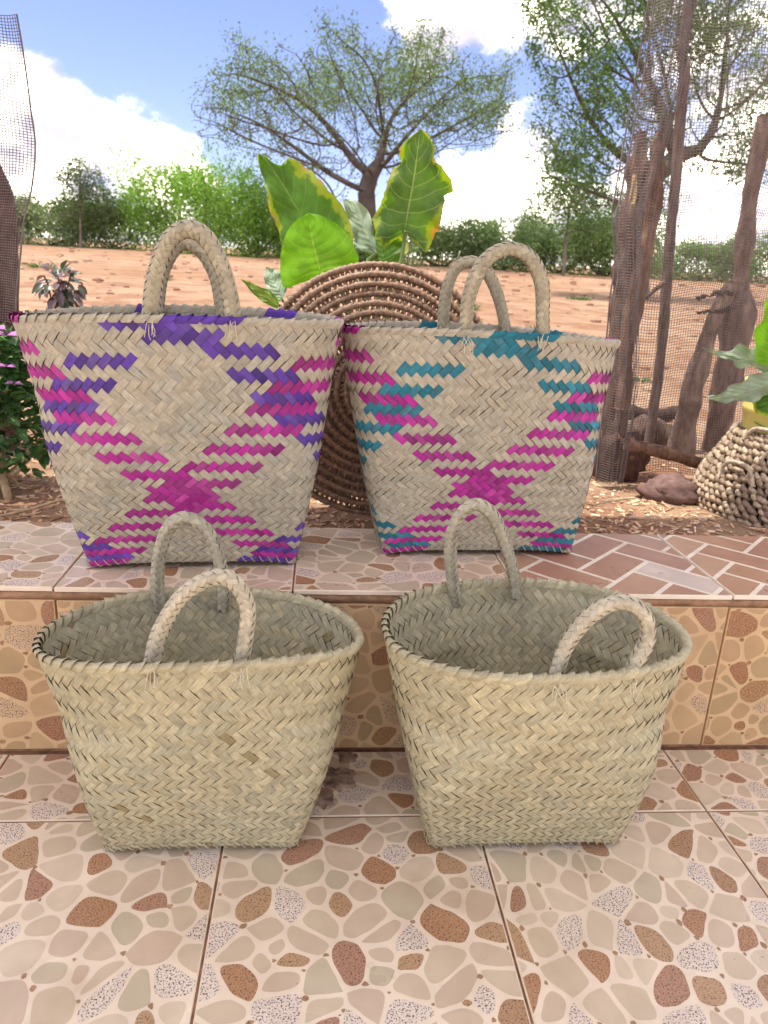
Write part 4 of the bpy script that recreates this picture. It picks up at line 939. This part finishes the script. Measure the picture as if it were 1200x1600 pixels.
leaf_tree('tree', 'thin feathery tree right of the acacia behind the teal basket handles', [(880, 432), (884, 380), (890, 320)], 24.0, [(890, 290, 50, 60, 260), (860, 340, 50, 40, 150), (930, 330, 40, 60, 180)], 9000, .045, [(.09, .15, .07), (.11, .17, .08)], .055, .2, .26, .8, (.2, .17, .15), spread=.2, seed=9, thr=-.3)
leaf_tree('bare_bush', 'bare twiggy shrub showing grey branches below the acacia crown', [(540, 400), (538, 370), (530, 330)], 27.0, [(500, 290, 70, 60, 260), (560, 300, 40, 50, 90), (420, 200, 70, 60, 60)], 500, .05, [(.11, .12, .08)], .06, .22, .3, .8, (.16, .13, .12), seed=10)
def bush(label, px, py, Y, wpx, hpx, n_, tints, size, seed, lump_n=9, group='bushes along the far edge of the field', name='bush', upright=0.0):
    rg = np.random.default_rng(seed); base = at(px, py, Y); base[2] = gz(base[0], Y); sc = Y / FPX; w, h = wpx * sc, hpx * sc
    w *= 1.25; h *= .9; n_ = int(n_ * 2.3); size *= .72; upright = upright + .22; root = thing(name, label, 'bush', base, group); P = []; Lm = [(rg.uniform(-.75, .75) * w, rg.uniform(-.5, .5) * w * .6, h * rg.uniform(.25, .78), w * rg.uniform(.16, .36), h * rg.uniform(.16, .34)) for k in range(int(lump_n * 1.6))]
    Lm += [(x, y, h * .2, w * .4, h * .28) for x, y in ((-.55 * w, 0), (0, -.15 * w), (.55 * w, 0))]
    for k in range(n_):
        x, y, z, rx, rz = Lm[rg.integers(len(Lm))]; q = rg.normal(size=3); q /= np.linalg.norm(q); q *= rg.random() ** .28 * rg.uniform(.8, 1.25); p = base + np.array([x + q[0] * rx, y + q[1] * rx * .8, max(.02, z + q[2] * rz)])
        if rg.random() < .3: p = p + np.array([rg.normal() * w * .12, 0, rg.random() ** 2 * h * upright])
        P.append(p)
    b = MB(); crown_faces(b, P, size, tints, rg, -upright * 2); b.build('foliage', M['foliage'], root, kind='stuff')
    b = MB()
    for k in range(12):
        x, y, z, rx, rz = Lm[rg.integers(len(Lm))]; b.tube(smooth_path([base + (rg.normal() * .1 * w, 0, -.05), base + (x * .6, y * .6, z * .5), base + (x + rg.normal() * rx * .6, y, z + rz * (1.0 + .3 * rg.random()))], 7), np.linspace(.03, .008, 7), 4, tint=(.13, .10, .085))
    b.build('branches', M['treebark'], root, kind='stuff')
GREY, OLIVE, BRIGHT, DEEP = [[tuple(np.array(c_) * 1.55) for c_ in q_] for q_ in ([(.16, .195, .125), (.19, .225, .15), (.14, .17, .11)], [(.17, .215, .11), (.14, .19, .095)], [(.17, .27, .065), (.19, .29, .075), (.145, .235, .06)], [(.125, .175, .095), (.15, .20, .11), (.165, .215, .125)])]
bush('grey green bush nearest the left edge of the field', -20, 377, 29, 95, 85, 3600, GREY, .085, 1)
bush('dusty olive bush below the thin-leaved tree on the left', 85, 380, 28.5, 80, 75, 4200, GREY, .08, 2)
bush('darker dusty bush between the olive bush and the bright green bush', 180, 386, 28, 75, 82, 4200, DEEP, .08, 3)
bush('brightest green bush rising highest left of the acacia', 300, 395, 27.6, 95, 135, 9000, BRIGHT, .075, 4, 12, upright=.25)
bush('bright green bush half behind the tall leaf of the broad-leaved plant', 400, 400, 28.4, 75, 115, 5600, BRIGHT, .075, 5, upright=.15)
bush('pale bush hidden behind the broad-leaved plant', 480, 405, 29, 75, 70, 3600, OLIVE, .08, 6)
bush('low dark scrub at the foot of the acacia trunk', 590, 412, 25.4, 55, 38, 2600, DEEP, .065, 7)
bush('olive bush between the tall leaf and the teal basket handles', 700, 418, 28, 75, 75, 4400, OLIVE, .08, 8, upright=.15)
bush('green bush behind the front handle of the teal basket', 780, 424, 27.6, 70, 78, 4400, DEEP, .08, 9, upright=.1)
bush('green bush left of the netted stump', 870, 430, 27, 75, 85, 5000, DEEP, .08, 10, upright=.2)
bush('leafy bush directly behind the netted stump', 950, 434, 26.4, 70, 120, 5600, OLIVE, .08, 11, upright=.2)
bush('dark hedge-like bush seen through the net between pole and forked post', 1080, 446, 27, 85, 65, 4200, DEEP, .08, 12)
bush('dark bush seen through the net at the right edge', 1200, 452, 27, 90, 75, 4200, DEEP, .08, 13)
for k, px in enumerate((-190, -330, 1330, 1460)): bush('%s bush beyond the %s end of the field' % (('olive', 'tall dusty', 'dark green', 'low dark')[k], ('left', 'far left', 'right', 'far right')[k]), px, 372 + px * .055, 29, 95, 90, 2600, GREY if k < 2 else DEEP, .1, 20 + k)
rgt = np.random.default_rng(4)
M['weed'] = tint_mat('weeds', .6, .2, 30, .25)
def weed(label, px, py, Y, s, n_):
    c0 = at(px, py, Y); c0[2] = gz(c0[0], Y); b = MB()
    for k in range(n_):
        a = rgt.uniform(0, 6.28); r = s * rgt.random() ** .6; leaf_blade(b, c0 + np.array([r * math.cos(a), r * math.sin(a) * .7, 0]), np.array([math.cos(a) * .7, math.sin(a) * .7, rgt.uniform(.3, 1.1)]), np.array([0, 0, 1.]) + rgt.normal(0, .3, 3), s * rgt.uniform(.25, .6), s * .07, tuple(np.array((.10, .15, .05)) * rgt.uniform(.6, 1.4)))
    tag(b.build('weed', M['weed']), label, 'weed', 'weeds in the open field')
weed('low green weed tuft on bare soil right of the dusky shrub', 152, 456, 4.6, .10, 60)
weed('small weed tuft in the field left of the netted stump', 934, 500, 3.4, .06, 60)
weed('pale dry weed tuft behind the back handle of the teal basket', 722, 440, 8.0, .22, 60)
weed('weed tuft seen through the net right of the forked post', 1188, 478, 4.2, .10, 60)
weed('weed tuft between the netted stump and the thin pole', 1020, 486, 4.0, .08, 50)
for i_, (px, py, Y, s_) in enumerate(((250, 432, 11.0, .16), (905, 452, 12.0, .20), (640, 425, 17.0, .30), (845, 478, 6.5, .10), (60, 412, 13.0, .25))):
    weed(('dry weed tuft showing through the handle of the purple basket', 'weed tuft out in the field left of the netted stump', 'weed tuft in the field below the tall leaf', 'weed tuft beyond the rim of the teal basket', 'weed tuft in the field beside the left net')[i_], px, py, Y, s_, 45)
